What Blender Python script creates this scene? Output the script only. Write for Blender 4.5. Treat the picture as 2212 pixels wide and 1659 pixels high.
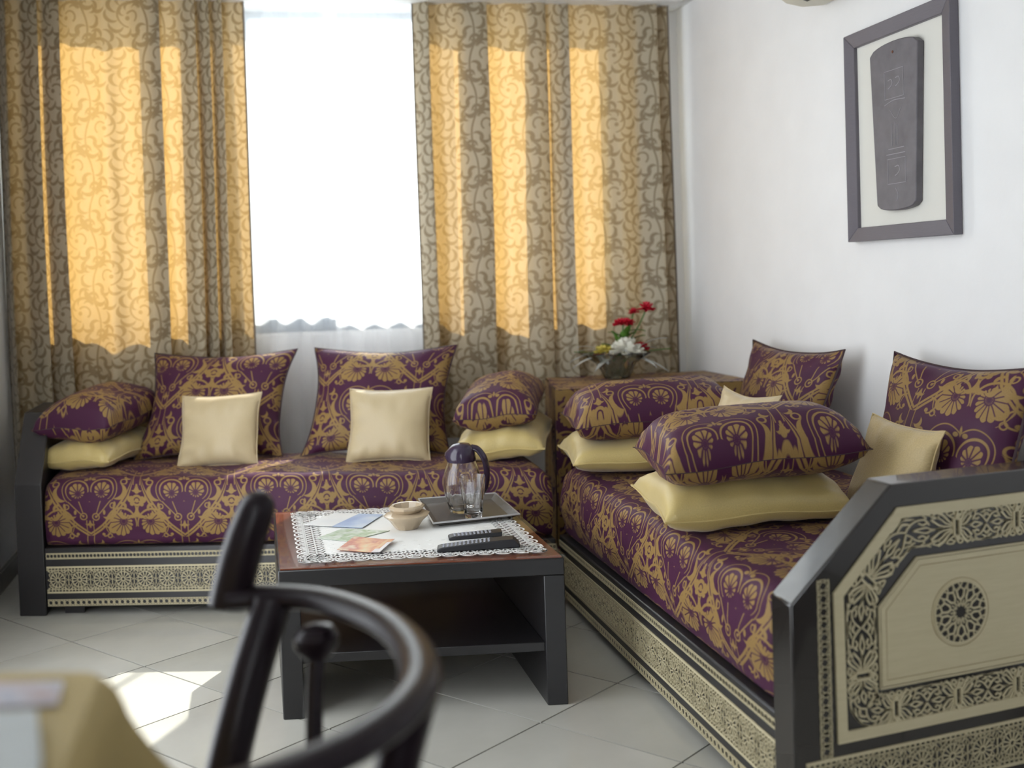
import bpy, bmesh, math, random
import numpy as np
from mathutils import Vector, Matrix
random.seed(7)
for o in list(bpy.data.objects): bpy.data.objects.remove(o)
SC = bpy.context.scene
COL = SC.collection
PI = math.pi

# ------------------------------------------------------------------ camera
F_PX, PITCH, ROLL, CX, CY, YAW, CAM_H = 2124.0, -1.42, -1.725, 1275.0, 648.3, 18.75, 1.13
def cam_axes():
    p, r, y = (math.radians(a) for a in (PITCH, ROLL, YAW))
    fw = Vector((0, math.cos(p), math.sin(p))); up = Vector((0, -math.sin(p), math.cos(p))); rt = Vector((1, 0, 0))
    r2 = math.cos(r)*rt + math.sin(r)*up; u2 = -math.sin(r)*rt + math.cos(r)*up
    Z = Matrix.Rotation(-y, 3, 'Z')
    return Z@r2, Z@u2, Z@fw
cr, cu, cf = cam_axes()
cd = bpy.data.cameras.new('camera'); cam = bpy.data.objects.new('camera', cd); COL.objects.link(cam)
cam.matrix_world = Matrix(((cr.x, cu.x, -cf.x, 0), (cr.y, cu.y, -cf.y, 0), (cr.z, cu.z, -cf.z, CAM_H), (0, 0, 0, 1)))
cd.sensor_width = 36; cd.lens = 36*F_PX/2212
cd.shift_x = -(CX-1106)/2212; cd.shift_y = -(829.5-CY)/2212
cd.clip_start = .02
cd.dof.use_dof = True; cd.dof.focus_distance = 2.75; cd.dof.aperture_fstop = 1.7; cd.dof.aperture_blades = 9
SC.camera = cam

# ------------------------------------------------------------------ world, sun, exposure
wld = bpy.data.worlds.new('sky'); SC.world = wld; wld.use_nodes = True
bg = wld.node_tree.nodes['Background']
bg.inputs[0].default_value = (.90, .95, 1.0, 1); bg.inputs[1].default_value = 6.5
sl = bpy.data.lights.new('sun', 'SUN'); sl.energy = 26; sl.angle = math.radians(.6); sl.color = (1, .96, .89)
sun = bpy.data.objects.new('sun', sl); COL.objects.link(sun)
SUN_EL = math.radians(40); sh = Vector((-.515, -.857))
sd = Vector((sh.x*math.cos(SUN_EL), sh.y*math.cos(SUN_EL), -math.sin(SUN_EL)))
sun.rotation_euler = sd.to_track_quat('-Z', 'Y').to_euler(); sun.location = (3, 7, 5)
SC.view_settings.view_transform = 'Standard'; SC.view_settings.look = 'None'
SC.view_settings.gamma = 1; SC.view_settings.use_curve_mapping = False
SC.view_settings.exposure = -0.38

# ------------------------------------------------------------------ materials
class V:
    """a scalar in a node tree, with arithmetic"""
    def __init__(s, nt, sock): s.nt = nt; s.sock = sock
    def m(s, op, b=None, rev=False, c=None):
        n = s.nt.nodes.new('ShaderNodeMath'); n.operation = op
        a_in, b_in = (1, 0) if rev else (0, 1)
        s.nt.links.new(s.sock, n.inputs[a_in])
        if b is not None:
            if isinstance(b, V): s.nt.links.new(b.sock, n.inputs[b_in])
            else: n.inputs[b_in].default_value = float(b)
        return V(s.nt, n.outputs[0])
    def __add__(s, o): return s.m('ADD', o)
    def __radd__(s, o): return s.m('ADD', o)
    def __sub__(s, o): return s.m('SUBTRACT', o)
    def __rsub__(s, o): return s.m('SUBTRACT', o, True)
    def __mul__(s, o): return s.m('MULTIPLY', o)
    def __rmul__(s, o): return s.m('MULTIPLY', o)
    def __truediv__(s, o): return s.m('DIVIDE', o)
    def __neg__(s): return s.m('MULTIPLY', -1.0)
class K:
    @staticmethod
    def abs(a): return a.m('ABSOLUTE')
    @staticmethod
    def sin(a): return a.m('SINE')
    @staticmethod
    def atan2(a, b): return a.m('ARCTAN2', b)
    @staticmethod
    def max(a, b): return a.m('MAXIMUM', b) if isinstance(a, V) else b.m('MAXIMUM', a)
    @staticmethod
    def min(a, b): return a.m('MINIMUM', b) if isinstance(a, V) else b.m('MINIMUM', a)
    @staticmethod
    def len(a, b):
        if not isinstance(b, V): return (a*a+b*b).m('SQRT')
        return (a*a+b*b).m('SQRT')
    @staticmethod
    def wrap(a, w):
        n = a.nt.nodes.new('ShaderNodeMath'); n.operation = 'WRAP'
        a.nt.links.new(a.sock, n.inputs[0]); n.inputs[1].default_value = w/2; n.inputs[2].default_value = -w/2
        return V(a.nt, n.outputs[0])
def damask(K,x,y):
    W,H=.335,.48
    def sub(x,y):
        X=K.abs(K.wrap(x,W)); Y=K.wrap(y,H)
        def ell(cx,cy,rx,ry): return (K.len((X-cx)/rx,(Y-cy)/ry)-1.0)*min(rx,ry)
        def cres(ax,ay,ra,bx,by,rb):
            return K.max(K.len(X-ax,Y-ay)-ra, rb-K.len(X-bx,Y-by))
        def ring(cx,cy,r,w): return K.abs(K.len(X-cx,Y-cy)-r)-w
        def ros(cx,cy,R,n,off,rr,tx,ty):
            dx=X-cx;dy=Y-cy;r=K.len(dx,dy);ex=dx+tx*R;ey=dy+ty*R;q=K.len(ex,ey);a=K.atan2(ey,ex)
            pet=K.abs(K.sin(a*(n/2.0)+off))
            g=r-(pet*(R*.17)+R*.85)
            g=K.max(g,.0013-pet*q*.16)
            g=K.max(g,.0016-K.abs(q-R*.30))
            rg=K.max(K.abs(r-rr)-(dy*.03+.0024),-(dx*.45+dy)-rr*.62)
            return K.min(g,rg)
        g=ros(.057,.098,.041,15,.3,.0545,.22,-.25)
        g=K.min(g,ros(.045,-.020,.0275,11,.9,.0400,.12,.38))
        # heart round the small pair, with curls at its foot
        g=K.min(g,K.max(ring(.040,-.018,.0575,.0019),-.060-Y)); g=K.min(g,K.max(K.abs((X-.030)*.94-(Y+.085)*.34)-.0021,K.max(Y+.058,-.100-Y)))
        g=K.min(g,K.max(K.max(K.abs((X-.053)*.707-(Y+.083)*.707)-.0022,Y+.058),-.112-Y))
        g=K.min(g,ring(.022,-.112,.0115,.0024)); g=K.min(g,K.len(X-.023,Y+.111)-.0045)
        g=K.min(g,ell(.090,-.074,.005,.010)); g=K.min(g,ell(.052,-.097,.005,.009))
        g=K.min(g,ell(0,-.140,.005,.015)); g=K.min(g,cres(.008,-.136,.010,.013,-.129,.010))
        g=K.min(g,ell(.013,.022,.008,.006)); g=K.min(g,ell(0,.030,.004,.012))
        # stem and leafy blade of the ogee
        g=K.min(g,K.max(K.max(K.abs(X-.1555)-.0019,-.005-Y),Y-.115))
        t=K.max(.05-Y,0.0)
        h=.155-t*t*2.83
        d=K.abs(X-h)/K.len(t*5.66,1.0)
        w=K.min(K.max(.03-Y,0.0)*.075+.0020,.0088)
        b=K.max(K.max(d-w,.0013-d),K.max(Y-.03,-.186-Y))
        g=K.min(g,b)
        g=K.min(g,cres(.103,-.030,.030,.086,-.022,.031)); g=K.min(g,K.max(ring(.121,.008,.011,.0030),-.004-Y))
        g=K.min(g,cres(.070,-.098,.026,.056,-.084,.028))
        g=K.min(g,cres(.149,-.052,.018,.160,-.040,.020)); g=K.min(g,cres(.122,-.108,.018,.134,-.096,.020))
        g=K.min(g,cres(.082,-.156,.018,.095,-.146,.020)); g=K.min(g,ring(.100,.058,.0075,.0022))
        g=K.min(g,K.max(ring(.118,.075,.020,.0026),X-.122)); g=K.min(g,K.len(X-.122,Y-.062)-.006); g=K.min(g,cres(.135,.030,.014,.143,.038,.014));
        # pineapple and tulip
        p=K.max(ell(0,.180,.021,.021),.0016-K.abs(K.len(X,Y-.180)-.0095))
        g=K.min(g,p); g=K.min(g,K.len(X-.020,Y-.188)-.008); g=K.min(g,K.len(X-.018,Y-.168)-.008)
        g=K.min(g,ell(0,.215,.010,.012)); g=K.min(g,cres(.009,.220,.011,.016,.226,.010)); g=K.min(g,ell(0,.233,.004,.009))
        g=K.min(g,ell(0,.138,.007,.020)); g=K.min(g,cres(.016,.140,.023,.028,.150,.022))
        g=K.min(g,cres(.052,.158,.016,.060,.150,.016)); g=K.min(g,ring(.085,.163,.008,.0024))
        return g
    return K.min(sub(x,y),sub(x+W/2,y+H/2))
def scroll(K,x,y):
    W,H=.25,.30
    C=math.cos;S=math.sin
    def sub(x,y,m):
        X=K.wrap(x,W)*m; Y=K.wrap(y,H)
        def cres(ax,ay,ra,bx,by,rb):
            return K.max(K.len(X-ax,Y-ay)-ra, rb-K.len(X-bx,Y-by))
        g=K.abs(K.len(X,Y)-.050)-(.0040+Y*.02)
        g=K.max(g,-(X*.8+Y*.6+.022))
        g=K.min(g,K.max(K.abs(K.len(X+.006,Y+.010)-.024)-.0038,X-Y-.010))
        g=K.min(g,K.len(X-.012,Y+.014)-.009)
        for (an,R,ra,tw,dq) in [(-70,.070,.026,.014,140),(-38,.074,.028,.015,140),(-6,.074,.028,.015,140),(28,.072,.027,.015,140),(62,.070,.026,.014,140),(98,.068,.025,.014,140),(134,.068,.026,.014,140),(20,.034,.016,.010,150),(75,.034,.017,.010,150),(130,.034,.015,.009,150)]:
            a=math.radians(an);cx,cy=R*C(a),R*S(a);q=a+math.radians(dq)
            g=K.min(g,cres(cx,cy,ra,cx+tw*C(q),cy+tw*S(q),ra*1.01))
        # long stem rising beside the scroll, with leaves
        g=K.min(g,K.max(K.max(K.abs(K.len(X-.110,Y+.060)-.185)-.0040,X+.010),-.105-Y))
        for (cx,cy,ra,dx,dy) in [(-.085,-.085,.030,.010,.014),(-.100,-.030,.028,.014,.008),(-.096,.030,.027,.015,.002),(-.050,-.105,.030,.006,.016),(-.020,-.070,.024,.004,.014),(-.075,.085,.026,.012,-.009),(.0,-.125,.026,.004,.015)]:
            g=K.min(g,cres(cx,cy,ra,cx+dx,cy+dy,ra*.98))
        return g
    return K.min(sub(x,y,1.0),sub(x+W/2,y+H/2,-1.0))

def new_mat(name):
    m = bpy.data.materials.new(name); m.use_nodes = True
    return m, m.node_tree, m.node_tree.nodes['Principled BSDF']
def rgb(c): return (c[0], c[1], c[2], 1)
def noise(nt, scale, detail=2, coord='Object', rough=.5, stretch=None):
    tc = nt.nodes.new('ShaderNodeTexCoord'); n = nt.nodes.new('ShaderNodeTexNoise')
    n.inputs['Scale'].default_value = scale; n.inputs['Detail'].default_value = detail; n.inputs['Roughness'].default_value = rough
    if stretch:
        mp = nt.nodes.new('ShaderNodeMapping'); mp.inputs['Scale'].default_value = stretch
        nt.links.new(tc.outputs[coord], mp.inputs[0]); nt.links.new(mp.outputs[0], n.inputs[0])
    else: nt.links.new(tc.outputs[coord], n.inputs[0])
    return n
def mixc(nt, fac, a, b):
    n = nt.nodes.new('ShaderNodeMix'); n.data_type = 'RGBA'
    if isinstance(fac, float): n.inputs[0].default_value = fac
    else: nt.links.new(fac, n.inputs[0])
    for i, c in ((6, a), (7, b)):
        if isinstance(c, tuple): n.inputs[i].default_value = rgb(c)
        else: nt.links.new(c, n.inputs[i])
    return n.outputs[2]
def bump(nt, bs, h, strength, dist=.002):
    b = nt.nodes.new('ShaderNodeBump'); b.inputs['Strength'].default_value = strength; b.inputs['Distance'].default_value = dist
    nt.links.new(h, b.inputs['Height']); nt.links.new(b.outputs[0], bs.inputs['Normal']); return b
def flat(name, c, rough=.5, metal=0, var=.0, scale=30, bmp=0, stretch=None, coat=0, spec=.5):
    m, nt, bs = new_mat(name)
    bs.inputs['Roughness'].default_value = rough; bs.inputs['Metallic'].default_value = metal
    bs.inputs['Coat Weight'].default_value = coat; bs.inputs['Coat Roughness'].default_value = .06
    bs.inputs['Specular IOR Level'].default_value = spec
    n = noise(nt, scale, 4, stretch=stretch)
    d = tuple(max(0, x*(1-var)) for x in c); e = tuple(min(1, x*(1+var)) for x in c)
    nt.links.new(mixc(nt, n.outputs[0], d, e), bs.inputs['Base Color'])
    if bmp: bump(nt, bs, n.outputs[0], bmp)
    return m
def uvxy(nt, warp=.004, wscale=9.0):
    uv = nt.nodes.new('ShaderNodeUVMap'); uv.uv_map = 'UVMap'
    sp = nt.nodes.new('ShaderNodeSeparateXYZ'); nt.links.new(uv.outputs[0], sp.inputs[0])
    n = nt.nodes.new('ShaderNodeTexNoise'); n.inputs['Scale'].default_value = wscale; n.inputs['Detail'].default_value = 1
    nt.links.new(uv.outputs[0], n.inputs[0])
    s2 = nt.nodes.new('ShaderNodeSeparateColor'); nt.links.new(n.outputs['Color'], s2.inputs[0])
    x = V(nt, sp.outputs[0])+(V(nt, s2.outputs[0])-.5)*warp*2; y = V(nt, sp.outputs[1])+(V(nt, s2.outputs[1])-.5)*warp*2
    return x, y, uv
def mask(g, w):
    n = (g*(-1.0/w)+.5); c = n.nt.nodes.new('ShaderNodeClamp'); n.nt.links.new(n.sock, c.inputs[0]); return c.outputs[0]
def weave(nt, uv, sx, sy):
    mp = nt.nodes.new('ShaderNodeMapping'); mp.inputs['Scale'].default_value = (sx, sy, 1); nt.links.new(uv.outputs[0], mp.inputs[0])
    n = nt.nodes.new('ShaderNodeTexNoise'); n.inputs['Scale'].default_value = 1; n.inputs['Detail'].default_value = 2; nt.links.new(mp.outputs[0], n.inputs[0])
    return n.outputs[0]
def mat_damask(name, purple, gold, off=.0004):
    m, nt, bs = new_mat(name)
    x, y, uv = uvxy(nt)
    f = mask(damask(K, x, y)+off, .0022)
    w = weave(nt, uv, 900, 260)
    g2 = mixc(nt, w, tuple(c*.72 for c in gold), tuple(c*1.25 for c in gold))
    nt.links.new(mixc(nt, f, purple, g2), bs.inputs['Base Color'])
    r = nt.nodes.new('ShaderNodeMapRange'); nt.links.new(f, r.inputs[0]); r.inputs[3].default_value = .46; r.inputs[4].default_value = .42
    nt.links.new(r.outputs[0], bs.inputs['Roughness'])
    bs.inputs['Sheen Weight'].default_value = .05; bs.inputs['Sheen Roughness'].default_value = .4; bs.inputs['Specular IOR Level'].default_value = .18
    bs.inputs['Sheen Tint'].default_value = (.75, .55, .8, 1)
    h = V(nt, f)*.8+V(nt, w)*.5
    bump(nt, bs, h.sock, .5, .0012)
    return m
def mat_satin(name, c, rough=.38, tex=0):
    m, nt, bs = new_mat(name)
    uv = nt.nodes.new('ShaderNodeUVMap'); uv.uv_map = 'UVMap'
    w = weave(nt, uv, 260 if not tex else 220, 900 if not tex else 220)
    nt.links.new(mixc(nt, w, tuple(x*.8 for x in c), tuple(min(1, x*1.15) for x in c)), bs.inputs['Base Color'])
    bs.inputs['Roughness'].default_value = rough; bs.inputs['Sheen Weight'].default_value = .3
    bs.inputs['Anisotropic'].default_value = .4
    bump(nt, bs, w, .35 if not tex else .9, .0015)
    return m
def mat_curtain():
    m, nt, bs = new_mat('curtain_fabric')
    x, y, uv = uvxy(nt, .006, 7.0)
    f = mask(scroll(K, x, y), .0026)
    w = weave(nt, uv, 700, 200)
    base = mixc(nt, w, (.36, .31, .22), (.50, .44, .32)); leaf = mixc(nt, w, (.17, .135, .08), (.23, .185, .115))
    col = mixc(nt, f, base, leaf)
    nt.links.new(col, bs.inputs['Base Color']); bs.inputs['Roughness'].default_value = .55; bs.inputs['Sheen Weight'].default_value = .2
    tr = nt.nodes.new('ShaderNodeBsdfTranslucent'); nt.links.new(mixc(nt, f, (.70, .41, .125), (.60, .345, .10)), tr.inputs[0])
    mx = nt.nodes.new('ShaderNodeMixShader'); mx.inputs[0].default_value = .165
    nt.links.new(bs.outputs[0], mx.inputs[1]); nt.links.new(tr.outputs[0], mx.inputs[2])
    nt.links.new(mx.outputs[0], nt.nodes['Material Output'].inputs[0])
    h = V(nt, f)*.7+V(nt, w)*.4
    bump(nt, bs, h.sock, .4, .0012)
    return m
def mat_sheer():
    m, nt, bs = new_mat('sheer_fabric'); nt.nodes.remove(bs)
    n = noise(nt, 60, 3, stretch=(1, 1, .15))
    t = nt.nodes.new('ShaderNodeBsdfTransparent'); d = nt.nodes.new('ShaderNodeBsdfDiffuse'); l = nt.nodes.new('ShaderNodeBsdfTranslucent')
    c = mixc(nt, n.outputs[0], (.86, .88, .90), (.92, .93, .94))
    nt.links.new(c, d.inputs[0]); nt.links.new(c, l.inputs[0])
    a = nt.nodes.new('ShaderNodeMixShader'); a.inputs[0].default_value = .5; nt.links.new(d.outputs[0], a.inputs[1]); nt.links.new(l.outputs[0], a.inputs[2])
    b = nt.nodes.new('ShaderNodeMixShader'); b.inputs[0].default_value = .54; nt.links.new(t.outputs[0], b.inputs[1]); nt.links.new(a.outputs[0], b.inputs[2])
    nt.links.new(b.outputs[0], nt.nodes['Material Output'].inputs[0])
    return m
def mat_glass(name, tint=(1, 1, 1), rough=0.0):
    m, nt, bs = new_mat(name)
    bs.inputs['Base Color'].default_value = rgb(tint); bs.inputs['Transmission Weight'].default_value = 1
    bs.inputs['Roughness'].default_value = rough; bs.inputs['IOR'].default_value = 1.45
    return m
def mat_thin_glass(name):
    m, nt, bs = new_mat(name); nt.nodes.remove(bs)
    t = nt.nodes.new('ShaderNodeBsdfTransparent'); t.inputs[0].default_value = (.97, .985, .98, 1)
    g = nt.nodes.new('ShaderNodeBsdfGlossy'); g.inputs['Roughness'].default_value = .03
    f = nt.nodes.new('ShaderNodeFresnel'); f.inputs[0].default_value = 1.5
    ge = nt.nodes.new('ShaderNodeNewGeometry')
    fr = V(nt, f.outputs[0])*(1.0-V(nt, ge.outputs['Backfacing']))
    a = nt.nodes.new('ShaderNodeMixShader'); nt.links.new(fr.sock, a.inputs[0]); nt.links.new(t.outputs[0], a.inputs[1]); nt.links.new(g.outputs[0], a.inputs[2])
    nt.links.new(a.outputs[0], nt.nodes['Material Output'].inputs[0])
    return m
def mat_wood(name, a, b, rough, scale=6, stretch=(1, 14, 14), coat=0, bmp=.15, spec=.5):
    m, nt, bs = new_mat(name)
    n = noise(nt, scale, 6, stretch=stretch, rough=.65)
    nt.links.new(mixc(nt, n.outputs[0], a, b), bs.inputs['Base Color'])
    bs.inputs['Roughness'].default_value = rough; bs.inputs['Coat Weight'].default_value = coat; bs.inputs['Coat Roughness'].default_value = .05
    bs.inputs['Specular IOR Level'].default_value = spec
    bump(nt, bs, n.outputs[0], bmp, .001)
    return m
def mat_wall():
    m, nt, bs = new_mat('wallpaper_white')
    n = noise(nt, 45, 5); n2 = noise(nt, 6, 3)
    c = mixc(nt, n2.outputs[0], (.80, .80, .805), (.88, .88, .885)); nt.links.new(c, bs.inputs['Base Color'])
    bs.inputs['Roughness'].default_value = .45; bump(nt, bs, n.outputs[0], .25, .002)
    return m
def mat_tile():
    m, nt, bs = new_mat('floor_tile')
    oi = nt.nodes.new('ShaderNodeObjectInfo')
    n = noise(nt, 3.2, 5, coord='Object'); n2 = noise(nt, 60, 3)
    ma = V(nt, n.outputs[0])+(V(nt, oi.outputs['Random'])-.5)*.25
    c = mixc(nt, ma.sock, (.36, .35, .30), (.60, .585, .53)); c2 = mixc(nt, n2.outputs[0], c, (.50, .49, .45))
    nm = nt.nodes.new('ShaderNodeMix'); nm.data_type = 'RGBA'; nm.inputs[0].default_value = .3
    nt.links.new(c, nm.inputs[6]); nt.links.new(c2, nm.inputs[7]); nt.links.new(nm.outputs[2], bs.inputs['Base Color'])
    bs.inputs['Roughness'].default_value = .13; bs.inputs['Specular IOR Level'].default_value = .5
    return m
PURPLE = (.062, .016, .044); GOLD = (.285, .178, .062)
M = dict(
    damask=mat_damask('damask_fabric', PURPLE, GOLD),
    damask_dense=mat_damask('damask_fabric_table', PURPLE, GOLD, -.0022), curtain=mat_curtain(), sheer=mat_sheer(),
    gold=mat_satin('gold_satin', (.56, .43, .165), .30), cream_satin=mat_satin('cream_satin', (.53, .42, .245), .36),
    gold_tex=mat_satin('gold_flecked', (.52, .395, .19), .45, 1),
    piping=flat('dark_piping', (.05, .025, .03), .6), hem=flat('curtain_hem', (.16, .13, .10), .7),
    darkwood=mat_wood('dark_stained_wood', (.022, .021, .023), (.027, .025, .027), .36, 7, bmp=.02),
    armwood=mat_wood('dark_arm_wood', (.011, .009, .008), (.019, .014, .012), .26, 9, (14, 14, 1.5), coat=.6, bmp=.12),
    fret=mat_wood('pale_fretwork_wood', (.47, .405, .25), (.60, .53, .35), .45, 14, (1, 1, 10)),
    fretback=flat('fretwork_backing', (.018, .014, .012), .5),
    wall=mat_wall(), ceiling=flat('ceiling_plaster', (.74, .74, .72), .7, var=.12, scale=35, bmp=.6),
    skirting=flat('skirting_grey', (.30, .29, .26), .4), tile=mat_tile(), grout=flat('grout_grey', (.035, .033, .03), .8),
    winframe=flat('window_frame_grey', (.16, .20, .25), .4), pane=mat_thin_glass('window_glass'),
    redwood=mat_wood('red_wood', (.13, .032, .014), (.24, .062, .026), .22, 8, (1, 12, 12)),
    tablewood=mat_wood('black_table_wood', (.011, .0105, .012), (.016, .015, .016), .32, 7, bmp=.03),
    sheet=mat_thin_glass('glass_sheet'), lace=flat('white_lace', (.80, .80, .78), .8),
    glass=mat_glass('clear_glass'), lid=flat('purple_plastic', (.034, .021, .045), .14),
    water=mat_glass('water', (1, 1, 1)),
    ceramic=flat('glazed_beige_ceramic', (.50, .40, .28), .22, var=.15, scale=18), ceramic_in=flat('bowl_inside', (.30, .20, .11), .3),
    traywood=mat_wood('dark_tray_wood', (.03, .026, .024), (.16, .145, .135), .25, 30, (1, 22, 1)),
    silver=flat('silver_rim', (.62, .62, .63), .28, .8),
    black=flat('black_plastic', (.012, .012, .016), .35), button=flat('grey_button', (.35, .36, .42), .5),
    frame=mat_wood('grey_ribbed_wood', (.105, .095, .115), (.17, .155, .18), .35, 30, (1, 1, 40), bmp=.6),
    mat=flat('cream_mount', (.72, .71, .66), .8), plaque=flat('carved_dark_board', (.13, .12, .135), .45, var=.35, scale=24, bmp=.5),
    scratch=flat('pale_engraving', (.30, .29, .31), .6),
    ac=flat('air_conditioner_cream', (.66, .63, .52), .4), acdark=flat('vent_dark', (.05, .045, .03), .6),
    chair=mat_wood('chair_dark_lacquer', (.010, .006, .009), (.016, .010, .013), .30, 8, bmp=.03, spec=.22),
    cloth=flat('gold_tablecloth', (.40, .30, .115), .6, var=.06), 
    petal_red=flat('red_petals', (.50, .006, .025), .5), petal_white=flat('white_petals', (.80, .78, .68), .5),
    petal_yellow=flat('yellow_petals', (.66, .55, .12), .5), leaf=flat('green_leaf', (.08, .19, .025), .45),
    leaf_silver=flat('silver_leaf', (.50, .50, .47), .45), vase=mat_glass('smoked_glass', (.62, .66, .66), .05),
    stem=flat('green_stem', (.06, .15, .03), .5),
)
def mat_print(name, cols, scale, rough=.3, stretch=(1, 1, 1)):
    m, nt, bs = new_mat(name)
    n = noise(nt, scale, 2, 'Generated', stretch=stretch)
    r = nt.nodes.new('ShaderNodeValToRGB'); nt.links.new(n.outputs[0], r.inputs[0])
    els = r.color_ramp.elements
    while len(els) < len(cols): els.new(.5)
    for i, c in enumerate(cols):
        els[i].position = .3+.4*i/(len(cols)-1); els[i].color = rgb(c)
    nt.links.new(r.outputs[0], bs.inputs['Base Color']); bs.inputs['Roughness'].default_value = rough
    return m
# ------------------------------------------------------------------ geometry helpers
Xa, Ya, Za = Vector((1, 0, 0)), Vector((0, 1, 0)), Vector((0, 0, 1))
class MB:
    def __init__(s): s.v = []; s.f = []; s.uv = {}
    def add(s, vs, fs, uvs=None):
        o = len(s.v); s.v += [tuple(p) for p in vs]
        for i, f in enumerate(fs):
            s.f.append(tuple(o+k for k in f))
            if uvs: s.uv[len(s.f)-1] = [uvs[k] for k in f]
        return s
    def box(s, x0, y0, z0, x1, y1, z1):
        v = [(x, y, z) for z in (z0, z1) for y in (y0, y1) for x in (x0, x1)]
        return s.add(v, [(0, 2, 3, 1), (4, 5, 7, 6), (0, 1, 5, 4), (2, 6, 7, 3), (0, 4, 6, 2), (1, 3, 7, 5)])
    def prism(s, base, h):
        """base: list of 3-D points, h: extrusion vector"""
        n = len(base); h = Vector(h); b = [Vector(p) for p in base]
        fs = [tuple(reversed(range(n))), tuple(range(n, 2*n))]
        fs += [(i, (i+1) % n, n+(i+1) % n, n+i) for i in range(n)]
        return s.add(b+[p+h for p in b], fs)
    def tube(s, pts, r, n=10, cap=True, sx=1, sz=1, up=None):
        pts = [Vector(p) for p in pts]; rs = r if isinstance(r, (list, tuple)) else [r]*len(pts)
        rings = []; prev = None
        for i, p in enumerate(pts):
            t = (pts[min(i+1, len(pts)-1)]-pts[max(i-1, 0)]).normalized()
            if up is not None: a = t.cross(Vector(up)).normalized()
            elif prev is None: a = t.orthogonal().normalized()
            else: a = (prev-t*prev.dot(t)).normalized()
            prev = a; b = a.cross(t).normalized()
            rings.append([p+(a*math.cos(2*PI*k/n)*sx+b*math.sin(2*PI*k/n)*sz)*rs[i] for k in range(n)])
        vs = [q for R in rings for q in R]; fs = []
        for i in range(len(pts)-1):
            for k in range(n): fs.append((i*n+k, i*n+(k+1) % n, (i+1)*n+(k+1) % n, (i+1)*n+k))
        if cap: fs += [tuple(reversed(range(n))), tuple((len(pts)-1)*n+k for k in range(n))]
        return s.add(vs, fs)
    def lathe(s, prof, c=(0, 0, 0), n=32, wob=None):
        c = Vector(c); vs = []; fs = []
        for i, (r, z) in enumerate(prof):
            for k in range(n):
                a = 2*PI*k/n; rr = r*(1+(wob(a, i) if wob else 0)); vs.append(c+Vector((rr*math.cos(a), rr*math.sin(a), z)))
        for i in range(len(prof)-1):
            for k in range(n): fs.append((i*n+k, i*n+(k+1) % n, (i+1)*n+(k+1) % n, (i+1)*n+k))
        if prof[0][0] > 1e-6: fs.append(tuple(reversed(range(n))))
        if prof[-1][0] > 1e-6: fs.append(tuple((len(prof)-1)*n+k for k in range(n)))
        return s.add(vs, fs)
    def grid(s, fn, nu, nv, uvfn=None):
        vs = [fn(i/nu, j/nv) for j in range(nv+1) for i in range(nu+1)]
        uv = [uvfn(i/nu, j/nv) for j in range(nv+1) for i in range(nu+1)] if uvfn else None
        fs = [(j*(nu+1)+i, j*(nu+1)+i+1, (j+1)*(nu+1)+i+1, (j+1)*(nu+1)+i) for j in range(nv) for i in range(nu)]
        return s.add(vs, fs, uv)
    def ribbon(s, pts, w, fr, t=.004, closed=False, h0=0.0):
        """flat strip of width w along 2-D points, in frame fr=(O,ex,ey,en), top at height t"""
        O, ex, ey, en = fr; n = len(pts); P = [Vector((p[0], p[1])) for p in pts]
        ws = w if isinstance(w, (list, tuple)) else [w]*n
        L = []; Rr = []
        for i in range(n):
            a = P[(i-1) % n] if (closed or i > 0) else P[i]; b = P[(i+1) % n] if (closed or i < n-1) else P[i]
            d = (b-a); d = d.normalized() if d.length > 1e-9 else Vector((1, 0)); q = Vector((-d.y, d.x))*ws[i]/2
            L.append(P[i]+q); Rr.append(P[i]-q)
        W = lambda p, h: O+ex*p.x+ey*p.y+en*h
        vs = [W(p, t) for p in L]+[W(p, t) for p in Rr]+[W(p, h0) for p in L]+[W(p, h0) for p in Rr]
        fs = []
        for i in range(n if closed else n-1):
            j = (i+1) % n
            fs += [(i, n+i, n+j, j), (2*n+i, i, j, 2*n+j), (n+i, 3*n+i, 3*n+j, n+j)]
        if not closed: fs += [(0, 2*n, 3*n, n), (n-1, 2*n-1, 4*n-1, 3*n-1)]
        return s.add(vs, fs)
    def build(s, name, mat, parent=None, smooth=True, bevel=0, seg=2, angle=40, sub=0, pos=None):
        me = bpy.data.meshes.new(name); me.from_pydata(s.v, [], s.f); me.update()
        if s.uv:
            ul = me.uv_layers.new(name='UVMap')
            for p in me.polygons:
                u = s.uv.get(p.index)
                if u:
                    for k, li in enumerate(p.loop_indices): ul.data[li].uv = u[k]
        bm = bmesh.new(); bm.from_mesh(me)
        if s.uv: bmesh.ops.remove_doubles(bm, verts=bm.verts, dist=1e-6)
        bmesh.ops.recalc_face_normals(bm, faces=bm.faces); bm.to_mesh(me); bm.free()
        o = bpy.data.objects.new(name, me); COL.objects.link(o)
        if isinstance(mat, (list, tuple)):
            for q in mat: me.materials.append(q)
        else: me.materials.append(mat)
        if bevel:
            b = o.modifiers.new('bevel', 'BEVEL'); b.width = bevel; b.segments = seg; b.limit_method = 'ANGLE'; b.angle_limit = math.radians(35)
        if sub:
            b = o.modifiers.new('sub', 'SUBSURF'); b.levels = sub; b.render_levels = sub
        if smooth:
            me.shade_smooth(); me.set_sharp_from_angle(angle=math.radians(angle))
        if parent is not None:
            o.parent = parent; o.matrix_parent_inverse = parent.matrix_basis.inverted()
        return o
def tag(o, label, cat, group=None):
    o['label'] = label; o['category'] = cat
    if group: o['group'] = group
    return o
def thing(name, label, cat, loc, group=None):
    o = bpy.data.objects.new(name, None); COL.objects.link(o); o.location = loc; o.empty_display_size = .05
    return tag(o, label, cat, group)
def struct(o): o['kind'] = 'structure'; return o
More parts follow.
